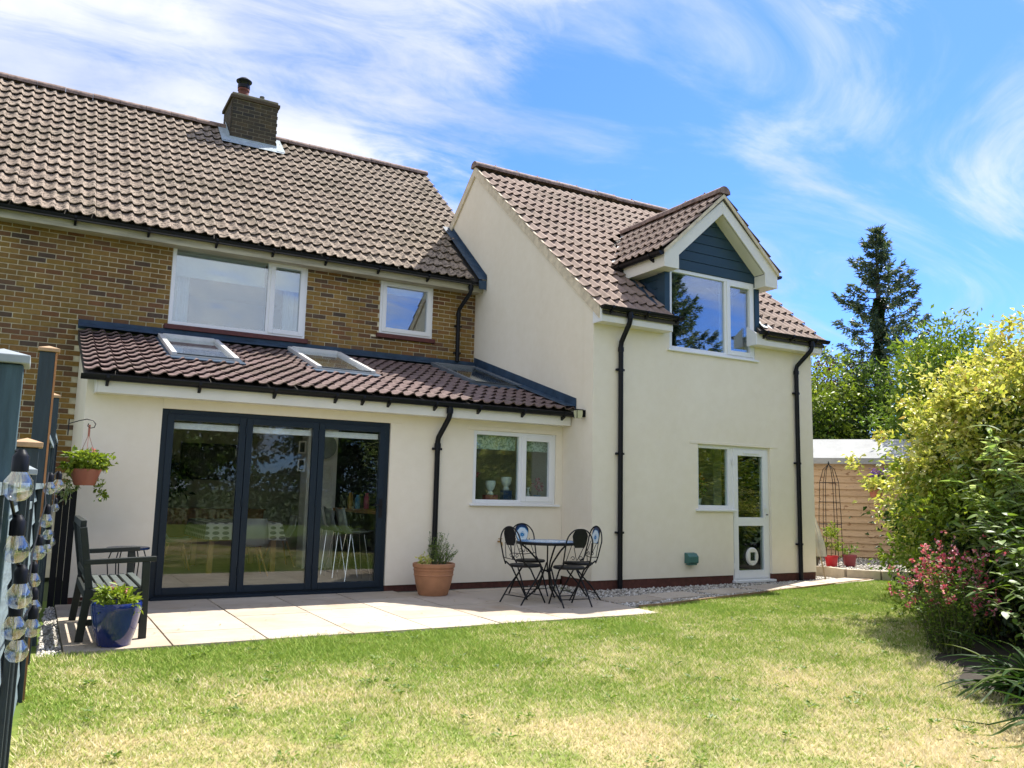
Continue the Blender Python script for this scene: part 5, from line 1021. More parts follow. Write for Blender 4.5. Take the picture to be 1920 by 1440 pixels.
# ================================================================== WALL FITTINGS AND SMALL THINGS
t = thing('security_light', 'small black outdoor lantern on the corner above the lean-to gutter', 'outdoor light', (-0.005, -0.55, 2.42))
MB().box(-0.02, 0, -0.035, 0.035, -0.05, 0.05).build('backplate', 'black', t); MB().tube([(-0.01, 0, 0), (-0.05, 0, 0.02), (-0.075, 0, 0.0)], 0.010, 6).build('arm', 'black', t)
MB().prism([(-0.05, 0.05), (0.05, 0.05), (0.035, -0.06), (-0.035, -0.06)], 1, -0.05, 0.05).build('lens', 'lamp', t).location = (-0.105, 0, -0.01)
cg = MB().box(-0.16, -0.05, -0.055, 0.055, 0.041, 0.055)
for x in (-0.155, -0.058): 
    for y in (-0.05, 0.05): cg.bar((x, y, 0.045), (x*0.85-0.016, y*0.7, -0.072), 0.008, 0.008)
cg.build('cage', 'black', t)
t = thing('garden_tap', 'brass outside tap on the wall left of the mosaic table', 'tap', (-1.05, -0.01, 0.61)); MB().tube([(0, 0.01, 0), (0, -0.06, 0), (0, -0.09, -0.01), (0, -0.10, -0.05)], 0.012, 10).build('spout', 'brass', t, smooth=True); MB().tube([(0, -0.05, 0), (0, -0.05, 0.035)], 0.008, 8).bar((-0.03, -0.05, 0.04), (0.03, -0.05, 0.04), 0.012, 0.01).build('handle', 'brass', t)
t = thing('vent_cover', 'small green plastic cover low on the rendered wall', 'vent cover', (1.76, GY0-0.001, 0.385))
MB().prism([(-0.0, -0.07), (-0.09, -0.07), (-0.105, -0.055), (-0.105, 0.03), (-0.06, 0.075), (0.0, 0.085)], 0, -0.095, 0.095).build('cover', 'metergreen', t, bevel=0.008); MB().box(-0.075, 0.075, -0.085, -0.02, -0.092, -0.071).build('outlet', 'metergreen', t)
t = thing('folded_parasol', 'folded cream parasol leaning against the house corner', 'parasol', (4.66, -0.80, 0)); MB().tube([(0.0, 0, 0.0), (-0.06, 0.24, 1.15)], 0.013, 10).build('pole', 'palewood', t, smooth=True)
cv = MB(); cvv = []; nn = 20
for zf, rr in ((0.0, 0.075), (0.25, 0.085), (0.6, 0.055), (0.9, 0.028), (1.0, 0.012)):
    ctr = Vector((-0.018, 0.07, 0.36)).lerp(Vector((-0.062, 0.25, 1.22)), zf); cvv += [ctr+Vector((math.cos(6.283*k/nn), math.sin(6.283*k/nn), 0))*rr*(1+0.28*(k % 2)) for k in range(nn)]
cv.add(cvv, [(i*nn+k, i*nn+(k+1) % nn, (i+1)*nn+(k+1) % nn, (i+1)*nn+k) for i in range(4) for k in range(nn)]); cv.build('canopy', 'parasol', t)
ob = thing('obelisk_trellis', 'tall black wire obelisk trellis in front of the shed', 'trellis', (5.95, 0.12, 0.10))
for k in range(6):
    a = k*1.047+0.3; c_, s_2 = math.cos(a), math.sin(a); MB().tube([(0.20*c_, 0.20*s_2, 0), (0.19*c_, 0.19*s_2, 0.9), (0.165*c_, 0.165*s_2, 1.5), (0.10*c_, 0.10*s_2, 1.74), (0, 0, 1.84)], 0.0065, 6).build('upright', 'blackmetal', ob, smooth=True)
for z, r in ((0.35, 0.2), (0.75, 0.193), (1.15, 0.18), (1.5, 0.165)): MB().tube([(r*math.cos(k*0.2618), r*math.sin(k*0.2618), z) for k in range(25)], 0.005, 6).build('hoop', 'blackmetal', ob, smooth=True)
MB().lathe([(0.0, 1.83), (0.02, 1.85), (0.0, 1.90)], (0, 0, 0), 10).build('finial', 'blackmetal', ob)
def small_pot(x, y, r, h, m, label, fol, fr, fh, z=0.10, n=260):
    p = thing('potted_plant', label, 'potted plant', (x, y, z), 0, 'small pots below the obelisk'); pot_lathe([(r*0.75, 0), (r*0.78, 0.005), (r*0.97, h*0.85), (r*1.06, h*0.86), (r*1.06, h), (r*0.95, h), (r*0.92, h*0.85)], m, p, 22); MB().lathe([(r*0.93, h*0.88), (0, h*0.9)], (0, 0, 0), 16).build('soil', 'soil', p)
    foliage('foliage', fol, p, (0, 0, h+fh*0.5), (fr, fr, fh*0.55), n, 24, 0.05, 0.07, 0.025, 0.1, 0.2, 0.4, 1.0, h*0.8); MB().tube([(0, 0, h*0.8), (0.02, 0, h+fh*0.8)], 0.005, 5).build('stem', 'stem', p); return p
small_pot(5.60, 0.26, 0.14, 0.22, 'greypot', 'dull olive pot with leafy plant beside the bright red pot', 'l_green', 0.15, 0.5)
small_pot(5.78, -0.02, 0.115, 0.20, 'redpot', 'bright red plastic pot in front of the obelisk trellis', 'l_lime', 0.17, 0.5, n=320)
small_pot(6.22, -0.06, 0.12, 0.21, 'redbox', 'dull red pot standing right of the bright red pot', 'l_green', 0.10, 0.16, n=70)
hp = thing('hanging_basket', 'red wall pot of purple flowers on the shed wall', 'hanging basket', (7.95, 0.62, 1.36)); MB().lathe([(0.09, 0), (0.10, 0.005), (0.135, 0.2), (0.145, 0.21), (0.13, 0.21)], (0, 0, 0), 20).build('pot', 'basket', hp, smooth=True)
foliage('foliage', 'l_lime', hp, (0.05, 0, 0.28), (0.30, 0.16, 0.14), 420, 40, 0.07, 0.09, 0.035, 0.2, 0.2, 0.4, 0.9, -0.2); foliage('flower', 'f_purple', hp, (0.10, -0.05, 0.48), (0.24, 0.12, 0.07), 260, 26, 0.04, 0.05, 0.03, 0.2)
MB().tube([(0, 0.14, 0.5), (0, 0, 0.46), (0, 0, 0.2)], 0.006, 6).build('hanger', 'blackmetal', hp)
# window sill ornaments behind the kitchen glass
def vase(n, label, cat, x, prof, m, flowers=None, y=0.30):
    o = thing(n, label, cat, (x, y, KW[2]+0.021), 0, 'ornaments on the kitchen sill'); MB().lathe(prof, (0, 0, 0), 20).build('body', m, o, smooth=True)
    if flowers: foliage('flower', flowers, o, (0, 0, prof[-1][1]+0.13), (0.08, 0.05, 0.08), 90, 14, 0.03, 0.035, 0.025); MB().tube([(0, 0, prof[-1][1]-0.05), (0.01, 0, prof[-1][1]+0.13)], 0.004, 5).build('stem', 'stem', o)
    return o
vase('vase', 'slim white bottle vase of pink flowers on the kitchen sill', 'vase', -1.335, [(0.035, 0), (0.05, 0.03), (0.055, 0.09), (0.035, 0.17), (0.024, 0.22), (0.03, 0.25)], 'ceramic', 'f_pink')
vase('planter', 'white goblet shaped planter on dull red box on the kitchen sill', 'planter', -1.03, [(0.045, 0.10), (0.05, 0.11), (0.028, 0.15), (0.06, 0.20), (0.075, 0.26), (0.07, 0.30)], 'ceramic'); b_ = MB().box(-0.10, 0.10, -0.05, 0.05, 0, 0.098).build('box', 'redbox'); b_.location = (-1.03, 0.30, KW[2]+0.021); tag(b_, 'dull red box under a goblet planter on the kitchen sill', 'box')
vase('planter', 'white goblet planter on navy box beside the window mullion', 'planter', -0.77, [(0.045, 0.17), (0.05, 0.18), (0.03, 0.22), (0.065, 0.26), (0.08, 0.32), (0.075, 0.36)], 'ceramic'); b_ = MB().box(-0.07, 0.07, -0.05, 0.05, 0, 0.168).build('box', 'navy'); b_.location = (-0.77, 0.30, KW[2]+0.021); tag(b_, 'navy box under a goblet planter on the kitchen sill', 'box')
vase('spray_bottle', 'pale blue spray bottle on the kitchen sill', 'bottle', -0.40, [(0.035, 0), (0.04, 0.01), (0.04, 0.10), (0.015, 0.15), (0.015, 0.19), (0.03, 0.20), (0.03, 0.22)], 'ceramic')
vase('orchid_pot', 'pink orchid in blue pot in the kitchen window corner', 'potted plant', -0.24, [(0.04, 0), (0.055, 0.10), (0.06, 0.11)], 'blueitem', 'f_pink')

up = thing('house_plant', 'orange flowering house plant on the sill beside the back door', 'potted plant', (2.18, GY0+0.30, GW[2]+0.021)); pot_lathe([(0.06, 0), (0.085, 0.13), (0.08, 0.13)], 'ceramic', up, 18)
foliage('foliage', 'l_green', up, (0, 0, 0.32), (0.14, 0.09, 0.2), 160, 20, 0.05, 0.08, 0.035, 0.2); foliage('flower', 'f_orange', up, (0.06, 0, 0.38), (0.12, 0.06, 0.14), 60, 10, 0.03, 0.05, 0.035)
# ================================================================== DINING ROOM SEEN THROUGH THE BIFOLDS
dt = thing('dining_table', 'oak legged dining table under a leaf print cloth behind the bifold doors', 'table', (-3.90, 2.75, 0.013))
MB().box(-0.52, 0.52, -0.05, 1.55, 0.70, 0.735).build('tabletop', 'oak', dt)
for x in (-0.46, 0.46):
    for y in (0.02, 1.45): MB().bar((x, y, 0), (x*0.98, y, 0.699), 0.075, 0.075, (0, 1, 0)).build('leg', 'oak', dt)
cl = MB(); x0, x1, y0, y1 = -0.55, 0.55, -0.09, 1.58; cl.add([(x0, y0, 0), (x1, y0, 0), (x1, y1, 0), (x0, y1, 0), (x0-0.02, y0-0.03, -0.24), (x1+0.06, y0-0.03, -0.26), (x1+0.08, y1, -0.24), (x0-0.05, y1, -0.24)], [(0,1,2,3), (4,5,1,0), (5,6,2,1), (6,7,3,2), (7,4,0,3)])
o = cl.build('tablecloth', 'cloth'); o.location = (-3.90, 2.75, 0.752); tag(o, 'white tablecloth with grey oval leaf print on the dining table', 'tablecloth')
o.modifiers.new('thickness', 'SOLIDIFY').thickness = 0.004
def shell_chair(label, loc, rz):
    t = thing('dining_chair', label, 'chair', loc, rz, 'shell chairs at the dining table')
    prof = [(0.22, 0.43), (0.10, 0.41), (-0.10, 0.41), (-0.19, 0.46), (-0.25, 0.62), (-0.29, 0.82)]; wd = [0.20, 0.23, 0.23, 0.22, 0.20, 0.16]; vs = []
    for (yy, zz), w in zip(prof, wd):
        for k in range(7): u = -1+k/3; vs.append((u*w, yy+0.05*u*u*(zz > 0.45), zz+0.05*u*u*(zz <= 0.46)))
    me = MB().add(vs, [(i*7+k, i*7+k+1, (i+1)*7+k+1, (i+1)*7+k) for i in range(5) for k in range(6)]).build('shell', 'shell', t, smooth=True); me.modifiers.new('thickness', 'SOLIDIFY').thickness = 0.012
    for x in (-1, 1):
        for y in (-1, 1): MB().tube([(x*0.10, y*0.10, 0.40), (x*0.22, y*0.21, 0)], [0.017, 0.011], 8).build('leg', 'oak', t, smooth=True)
    return t
shell_chair('pale grey shell chair drawn up to the near end of the dining table', (-3.88, 2.33, 0.013), 0.0); shell_chair('pale grey shell chair at the far right side of the dining table', (-3.12, 3.7, 0.013), 1.6); shell_chair('pale grey shell chair at the left side of the dining table', (-4.75, 3.5, 0.013), -1.6)
ct = thing('breakfast_bar', 'timber topped breakfast bar at right inside the bifolds', 'breakfast bar', (-2.1, 2.1, 0.013)); MB().box(-0.30, 0.35, -1.15, 1.09, 0.92, 0.965).build('worktop', 'worktop', ct); MB().box(0.0, 0.3, -1.05, 1.08, 0, 0.919).build('panel', 'roomdark', ct)
for i, (y, lb) in enumerate(((1.25, 'grey bar stool nearest the bifold doors'), (1.80, 'grey bar stool in the middle of three at the bar'), (2.35, 'grey bar stool nearest the white pillar'))):
    t = thing('bar_stool', lb, 'bar stool', (-2.68, y, 0.013), 0, 'bar stools at the breakfast bar'); prof = [(0.20, 0.66), (0.05, 0.64), (-0.12, 0.65), (-0.19, 0.72), (-0.25, 0.98)]; vs = []
    for xx, zz in prof:
        for k in range(5): u = -1+k/2; vs.append((xx, u*0.19, zz+0.03*u*u))
    me = MB().add(vs, [(j*5+k, j*5+k+1, (j+1)*5+k+1, (j+1)*5+k) for j in range(4) for k in range(4)]).build('shell', 'stoolgrey', t, smooth=True); me.modifiers.new('thickness', 'SOLIDIFY').thickness = 0.015
    for x in (-1, 1):
        for yy in (-1, 1): MB().tube([(x*0.10, yy*0.10, 0.64), (x*0.19, yy*0.19, 0)], 0.008, 6).build('leg', 'chrome', t)
ck = thing('wall_clock', 'round wall clock on the white pillar', 'clock', (-2.60, 3.185, 1.98)); d_ = MB().lathe([(0.19, 0), (0.19, 0.012), (0, 0.012)], (0, 0, 0), 32).build('dial', 'ceramic', ck); d_.rotation_euler = (R(90), 0, 0); r_ = MB().lathe([(0.19, 0), (0.21, 0.0), (0.21, 0.03), (0.19, 0.03)], (0, 0, 0), 32).build('rim', 'stoolgrey', ck); r_.rotation_euler = (R(90), 0, 0)
MB().bar((0, -0.016, 0), (0.02, -0.016, 0.13), 0.012, 0.006, (0, 1, 0)).bar((0, -0.018, 0), (0.08, -0.018, 0.05), 0.014, 0.006, (0, 1, 0)).build('hand', 'black', ck)
fr_ = thing('fretwork_plaque', 'white fretwork wall plaque below the clock', 'wall plaque', (-2.60, 3.19, 1.45)); MB().frame(-0.16, 0.16, -0.22, 0.22, 0.03, -0.02, 0.0).build('frame', 'ceramic', fr_); fw_ = MB()
for i in range(4):
    for j in range(5): x, z = -0.10+i*0.068, -0.16+j*0.08; fw_.bar((x-0.03, -0.008, z-0.035), (x+0.03, -0.008, z+0.035), 0.016, 0.012, (0, 1, 0)) if (i+j) % 2 else fw_.bar((x-0.03, -0.0085, z+0.035), (x+0.03, -0.0085, z-0.035), 0.016, 0.012, (0, 1, 0))
fw_.build('fretwork', 'ceramic', fr_)
for x, z, lb in ((-2.93, 1.95, 'upper white framed picture beside the pillar'), (-2.93, 1.66, 'lower white framed picture beside the pillar')): t = thing('picture_frame', lb, 'picture', (x, 3.3, z)); MB().frame(-0.06, 0.06, -0.10, 0.10, 0.02, -0.02, 0).build('frame', 'ceramic', t); MB().box(-0.04, 0.04, -0.012, -0.004, -0.08, 0.08).build('print', 'picture', t)
t = thing('picture_frame', 'large dark framed picture on the back wall', 'picture', (-3.95, 5.38, 1.72)); MB().frame(-0.55, 0.55, -0.32, 0.32, 0.04, -0.03, 0).build('frame', 'black', t); MB().box(-0.51, 0.51, -0.018, -0.006, -0.28, 0.28).build('print', 'picture', t)
t = thing('sideboard', 'long low dark sideboard along the back wall', 'sideboard', (-4.1, 5.12, 0.013)); MB().box(-1.0, 1.0, -0.2, 0.2, 0.1, 0.86).build('body', 'worktop', t); MB().box(-1.03, 1.03, -0.22, 0.22, 0.861, 0.89).build('top', 'worktop', t)
for x in (-0.9, 0.9): MB().box(x-0.03, x+0.03, -0.17, 0.17, 0, 0.099).build('leg', 'black', t)
t = thing('house_plant', 'dark leafy house plant standing on the sideboard', 'potted plant', (-4.75, 5.1, 0.905)); pot_lathe([(0.09, 0), (0.12, 0.2), (0.11, 0.2)], 'greypot', t, 18); foliage('foliage', 'l_dark', t, (0, 0, 0.5), (0.34, 0.15, 0.26), 260, 26, 0.09, 0.16, 0.05, 0.2)
for x, m, h, lb in ((-2.30, 'brass', 0.26, 'tall gold bottle on the breakfast bar'), (-2.18, 'blueitem', 0.22, 'bright blue bottle on the breakfast bar'), (-2.03, 'pinkitem', 0.25, 'pink bottle on the breakfast bar')): o = MB().lathe([(0.04, 0), (0.042, 0.01), (0.042, h*0.75), (0.025, h*0.85), (0.025, h)], (0, 0, 0), 16).build('bottle', m, None, smooth=True); o.location = (x, 2.62, 0.979); tag(o, lb, 'bottle', 'bottles on the breakfast bar')

# ================================================================== PLANTING
def shrub_stems(parent, base, c, rad, n, m='bark', r=0.012):
    mb = MB()
    for k in range(n):
        d = Vector(rdir(1, 0.6)[0]); tip = Vector(c)+Vector((d.x*rad[0], d.y*rad[1], d.z*rad[2]))*0.8; b = Vector(base)+Vector((rs.uniform(-.15, .15), rs.uniform(-.15, .15), 0)); mb.tube([b, b.lerp(tip, 0.5)+Vector((0, 0, 0.15)), tip], [r, r*0.7, r*0.3], 5)
    mb.build('stem', m, parent)
# big golden shrub
def shrub(name, label, loc, blobs, stemc=None, nst=18):
    t = thing(name, label, 'shrub', loc)
    for (m, c, rad, n, nc, sp, ln, wd) in blobs: foliage('crown', m, t, c, rad, n, nc, sp, ln, wd, 0.35, 0.2, 0.6, 0.75)
    c, rad = blobs[0][1], blobs[0][2]; shrub_stems(t, (0, 0, 0), c, rad, nst); return t
shrub('golden_shrub', 'large golden leaved shrub rising high at the edge of the lawn', (2.5, -5.05, -0.05),
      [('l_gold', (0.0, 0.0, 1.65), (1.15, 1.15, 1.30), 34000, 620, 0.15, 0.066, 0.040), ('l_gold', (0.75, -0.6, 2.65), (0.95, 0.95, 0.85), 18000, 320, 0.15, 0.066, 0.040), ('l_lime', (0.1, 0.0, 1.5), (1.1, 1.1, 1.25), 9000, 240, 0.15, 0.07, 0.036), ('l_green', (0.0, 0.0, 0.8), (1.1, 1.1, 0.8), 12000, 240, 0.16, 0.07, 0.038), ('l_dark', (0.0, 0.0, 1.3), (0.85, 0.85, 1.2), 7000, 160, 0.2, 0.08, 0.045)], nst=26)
shrub('golden_shrub', 'second golden shrub further along the border behind the first', (4.4, -4.2, -0.05),
      [('l_gold', (0, 0, 1.8), (1.2, 1.2, 1.5), 9000, 300, 0.18, 0.07, 0.04), ('l_lime', (0.4, 0.5, 1.4), (1.2, 1.2, 1.4), 6000, 240, 0.18, 0.08, 0.04)])
# grey-leaved buddleia: arching stems carrying long leaves, each leaf its own piece
def leaf_mesh(m, ln, wd, fold=0.12, droop=0.22, n=5):
    V = []; F = []
    for i in range(n+1):
        t = i/n; w = wd*math.sin(math.pi*min(1, 0.06+t*0.94))**0.8*(1-0.35*t)/2+0.0008; z = -droop*ln*t*t
        V += [(-w, ln*t, z+fold*w), (0, ln*t, z), (w, ln*t, z+fold*w)]
    for i in range(n): a = i*3; F += [(a, a+1, a+4, a+3), (a+1, a+2, a+5, a+4)]
    me = bpy.data.meshes.new('leaf'); me.from_pydata(V, [], F); me.materials.append(MT[m]); me.polygons.foreach_set('use_smooth', [True]*len(F)); return me
def leaf_mat(p, d, up, s):
    d = Vector(d).normalized(); x = d.cross(Vector(up)); x = x.normalized() if x.length > 1e-4 else d.orthogonal().normalized(); z = x.cross(d)
    return Matrix(((x.x*s, d.x*s, z.x*s, p[0]), (x.y*s, d.y*s, z.y*s, p[1]), (x.z*s, d.z*s, z.z*s, p[2]), (0, 0, 0, 1)))
def big_leaf_shrub(name, label, loc, m, stems, per, ln, wd, spread, hmax, seed, single=300, lean=(0, 0), pair=True, flower=None):
    q = random.Random(seed); t = thing(name, label, 'shrub', loc); st = MB(); mats = []; tips = []
    for k in range(stems):
        a = q.uniform(0, 6.283); rr = spread*q.random()**0.5; h = hmax*q.uniform(0.45, 1); b = Vector((q.uniform(-.25, .25), q.uniform(-.25, .25), 0)); tip = Vector((math.cos(a)*rr+lean[0], math.sin(a)*rr+lean[1], h)); mid = b.lerp(tip, 0.55)+Vector((0, 0, 0.18*h)); st.tube([b, mid, tip], [0.011, 0.007, 0.003], 5); tips.append(tip)
        for j in range(per):
            u = 0.18+0.82*(j+q.random())/per; pt = b.lerp(mid, u*2) if u < 0.5 else mid.lerp(tip, u*2-1); an = q.uniform(0, 6.283)
            for s in ((0, math.pi) if pair else (0,)):
                d = Vector((math.cos(an+s), math.sin(an+s), q.uniform(-0.35, 0.55))); mats.append(leaf_mat(pt, d, (q.uniform(-.3, .3), q.uniform(-.3, .3), 1), q.uniform(0.55, 1.15)))
    st.build('stem', 'stem', t); me = leaf_mesh(m, ln, wd); o = Vector(loc); mats.sort(key=lambda x: (x.translation+o-CAM).length)
    for mt in mats[:single]: share('leaf', me, t, mt)
    rest = mats[single:]
    if rest:
        base = np.array([v.co for v in me.vertices]); fb = np.array([p.vertices for p in me.polygons]); A = np.array([[list(r) for r in mt] for mt in rest]); VV = np.einsum('nij,vj->nvi', A[:, :3, :3], base)+A[:, None, :3, 3]; FF = (np.arange(len(rest))[:, None, None]*len(base)+fb[None]).reshape(-1, 4)
        npmesh('leaves', VV.reshape(-1, 3), FF, m, t, True)['kind'] = 'stuff'
    if flower:
        for tip in tips[::2]: foliage('flower', flower, t, tuple(tip), (0.03, 0.03, 0.07), 40, 8, 0.015, 0.016, 0.01, 0.2, 0, 0, 1, 0.1)
    return t
big_leaf_shrub('buddleia_shrub', 'grey green long leaved buddleia in front of the golden shrub', (1.5, -6.0, -0.05), 'l_sage', 60, 20, 0.20, 0.064, 1.05, 2.1, 3, 300, (0.2, 0.0))
big_leaf_shrub('buddleia_shrub', 'tall buddleia arching in at the near end of the border', (0.15, -7.35, -0.05), 'l_sage', 46, 18, 0.18, 0.062, 0.85, 2.7, 5, 300, (0.35, 0.0))
big_leaf_shrub('leafy_shrub', 'dark green broad leaved shrub behind the strap leaved clump', (-0.35, -7.05, -0.05), 'l_green', 52, 16, 0.105, 0.066, 0.85, 1.30, 8, 300, (0.35, 0.0))
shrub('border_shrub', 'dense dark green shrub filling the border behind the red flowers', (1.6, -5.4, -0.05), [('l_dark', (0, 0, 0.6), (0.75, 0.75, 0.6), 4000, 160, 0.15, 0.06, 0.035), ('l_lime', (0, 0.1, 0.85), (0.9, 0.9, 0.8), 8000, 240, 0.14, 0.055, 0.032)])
shrub('border_shrub', 'mixed green shrub at the far end of the border near the raised bed', (4.75, -3.1, -0.05), [('l_green', (0, 0, 0.8), (0.6, 0.6, 0.85), 5000, 160, 0.14, 0.06, 0.035), ('l_gold', (-0.2, 0.1, 1.05), (0.7, 0.7, 0.65), 3000, 140, 0.12, 0.055, 0.032)])
# red flowered salvia: thin upright stems with flowers
sv = thing('salvia_bush', 'loose salvia bush with small crimson and pink flowers at the lawn edge', 'flowering plant', (0.38, -5.62, -0.05)); st = MB(); P = []; D = []; FP = []
for k in range(95):
    a = rs.uniform(0, 6.283); rr = 0.55*rs.random()**0.6; h = rs.uniform(0.45, 1.02); b = Vector((rs.uniform(-.15, .15), rs.uniform(-.15, .15), 0)); tip = Vector((math.cos(a)*rr, math.sin(a)*rr*0.9, h)); mid = b.lerp(tip, 0.5)+Vector((0, 0, 0.08)); st.tube([b, mid, tip], [0.004, 0.003, 0.0015], 4)
    for j in range(46): u = rs.uniform(0.1, 0.93); pt = b.lerp(mid, u*2) if u < 0.5 else mid.lerp(tip, u*2-1); P.append(pt+Vector((rs.gauss(0, .03), rs.gauss(0, .03), rs.gauss(0, .02)))); D.append((rs.gauss(0, 1), rs.gauss(0, 1), 0.3))
    if rs.random() < 0.68:
        for j in range(rs.randint(3, 8)): FP.append(mid.lerp(tip, rs.uniform(0.5, 1.08))+Vector((rs.gauss(0, .02), rs.gauss(0, .02), rs.gauss(0, .02))))
st.build('stem', 'stem', sv); P = np.array(P); V, F = leaves(P, np.array(D), rdir(len(P), 0.7), 0.035*(0.6+0.8*RNG.random(len(P))), 0.016, 0.2, 0.15); npmesh('foliage', V, F, 'l_green', sv)
FP = np.repeat(np.array(FP), 3, 0)+RNG.normal(size=(len(FP)*3, 3))*0.006; V, F = leaves(FP, rdir(len(FP)), rdir(len(FP)), 0.031, 0.025, 0.3, 0.1); npmesh('flower', V, F, 'f_pink', sv)
# strap-leaved clump
def strap_clump(label, loc, n, ln, seed, m='l_strap'):
    q = random.Random(seed); t = thing('strap_leaf_clump', label, 'clump plant', loc)
    for k in range(n):
        a = q.uniform(0, 6.283); L_ = ln*q.uniform(0.6, 1.05); el = q.uniform(0.55, 1.35); w = q.uniform(0.011, 0.021); pts = []; p = Vector((q.uniform(-.10, .10), q.uniform(-.10, .10), 0.02)); ang = el; bend = q.uniform(0.12, 0.32); tw = q.uniform(-0.4, 0.4); ns = 8; V = []
        for i in range(ns+1):
            d = Vector((math.cos(a)*math.cos(ang), math.sin(a)*math.cos(ang), math.sin(ang))); s = Vector((-math.sin(a), math.cos(a), tw*i/ns)).normalized(); ww = w*(1-(i/ns)**3)*(0.7+0.3*min(1, i/2))+0.001; V += [p-s*ww, p+Vector((0, 0, -ww*0.5)), p+s*ww]; p = p+d*(L_/ns); ang -= bend
            if p.z < 0.02: p.z = 0.02; ang = max(ang, 0.0)
        MB().add(V, [(i*3+j, i*3+j+1, i*3+j+4, i*3+j+3) for i in range(ns) for j in (0, 1)]).build('leaf', m, t, smooth=True)
    return t
strap_clump('clump of long arching strap leaves at the lawn edge below the shrubs', (-0.76, -6.95, -0.03), 130, 0.70, 4)
strap_clump('lower clump of strap leaves nearest the bottom of the border', (-1.55, -7.6, -0.03), 70, 0.72, 9)

# ---------------- trees beyond the gardens
def tree(name, label, loc, trunk, blobs, group=None, limbs=7):
    t = thing(name, label, 'tree', loc, 0, group); h, r = trunk; mb = MB(); mb.tube([(0, 0, 0), (0.05, 0, h*0.5), (0, 0.05, h)], [r, r*0.75, r*0.35], 9)
    c, rad = blobs[0][1], blobs[0][2]
    for k in range(limbs): d = Vector(rdir(1, 0.3)[0]); z0 = h*rs.uniform(0.35, 0.8); mb.tube([(0, 0, z0), Vector((d.x*rad[0]*0.4, d.y*rad[1]*0.4, z0+0.25*rad[2])), Vector(c)+Vector((d.x*rad[0], d.y*rad[1], d.z*rad[2]))*0.8], [r*0.4, r*0.25, r*0.08], 6)
    mb.build('trunk', 'bark', t, smooth=True)
    for (m, c, rad, n, nc, sp, ln, wd) in blobs: foliage('crown', m, t, c, rad, n, nc, sp, ln, wd, 0.4, 0.2, 0.5, 0.7)
    return t
G = 'trees behind the shed'
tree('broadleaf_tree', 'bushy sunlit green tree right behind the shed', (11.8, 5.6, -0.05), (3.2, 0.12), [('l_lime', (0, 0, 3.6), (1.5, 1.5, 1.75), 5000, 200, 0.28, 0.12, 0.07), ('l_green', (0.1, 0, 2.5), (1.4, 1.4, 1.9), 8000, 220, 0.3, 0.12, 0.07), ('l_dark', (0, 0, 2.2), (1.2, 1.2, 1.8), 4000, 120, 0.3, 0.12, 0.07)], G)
tree('conifer_tree', 'dark green cypress between the shed and the spruce', (13.6, 5.0, -0.05), (3.4, 0.14), [('l_dark', (0, 0, 2.7), (1.0, 1.0, 2.6), 9000, 260, 0.22, 0.13, 0.035), ('l_green', (0, 0, 3.0), (1.05, 1.05, 2.4), 5000, 200, 0.2, 0.13, 0.035)], G)
tree('broadleaf_tree', 'thin leaved tree with gaps close to the house corner', (11.0, 7.6, -0.05), (3.2, 0.10), [('l_sage', (0, 0, 2.9), (1.1, 1.1, 1.9), 4200, 110, 0.26, 0.11, 0.055), ('l_dark', (0.2, 0, 2.2), (1.2, 1.1, 1.7), 4200, 120, 0.3, 0.11, 0.06)], G)
tree('plum_tree', 'purple leaved plum tree below the spruce', (16.0, 8.0, -0.05), (3.0, 0.12), [('l_plum', (0, 0, 4.4), (1.3, 1.3, 1.2), 5000, 140, 0.28, 0.12, 0.07), ('l_dark', (0, 0, 2.8), (1.4, 1.4, 1.8), 4000, 120, 0.3, 0.12, 0.07)], G)
tree('conifer_tree', 'feathery bright green conifer beside the golden shrub', (13.0, 2.2, -0.05), (3.0, 0.12), [('l_green', (0, 0, 3.1), (1.3, 1.3, 2.5), 9000, 260, 0.22, 0.14, 0.035), ('l_lime', (-0.1, 0.1, 3.0), (1.25, 1.25, 2.0), 5000, 220, 0.2, 0.13, 0.035)], G)
tree('elder_tree', 'light green elder rising above the golden shrub', (11.5, 1.3, -0.05), (3.7, 0.11), [('l_green', (0, 0, 4.1), (1.25, 1.25, 1.3), 3000, 110, 0.26, 0.13, 0.06), ('l_lime', (0, 0, 4.2), (1.2, 1.2, 1.3), 2500, 110, 0.26, 0.13, 0.06), ('l_green', (0, 0, 2.6), (1.6, 1.6, 1.7), 6000, 160, 0.3, 0.13, 0.07)], G)
tree('broadleaf_tree', 'round green tree behind the border beyond the elder', (10.0, -3.2, -0.05), (2.8, 0.11), [('l_green', (0, 0, 2.8), (1.8, 1.8, 1.8), 9000, 240, 0.3, 0.12, 0.065), ('l_lime', (0, 0, 3.2), (1.6, 1.6, 1.6), 4000, 160, 0.26, 0.12, 0.06)], G)
tree('broadleaf_tree', 'green tree filling the border behind the golden shrub', (6.6, -5.2, -0.05), (2.2, 0.1), [('l_green', (0, 0, 2.1), (1.6, 1.6, 1.7), 8000, 240, 0.25, 0.10, 0.055), ('l_gold', (-0.3, 0.3, 2.4), (1.5, 1.5, 1.5), 4000, 160, 0.22, 0.09, 0.05)], G)
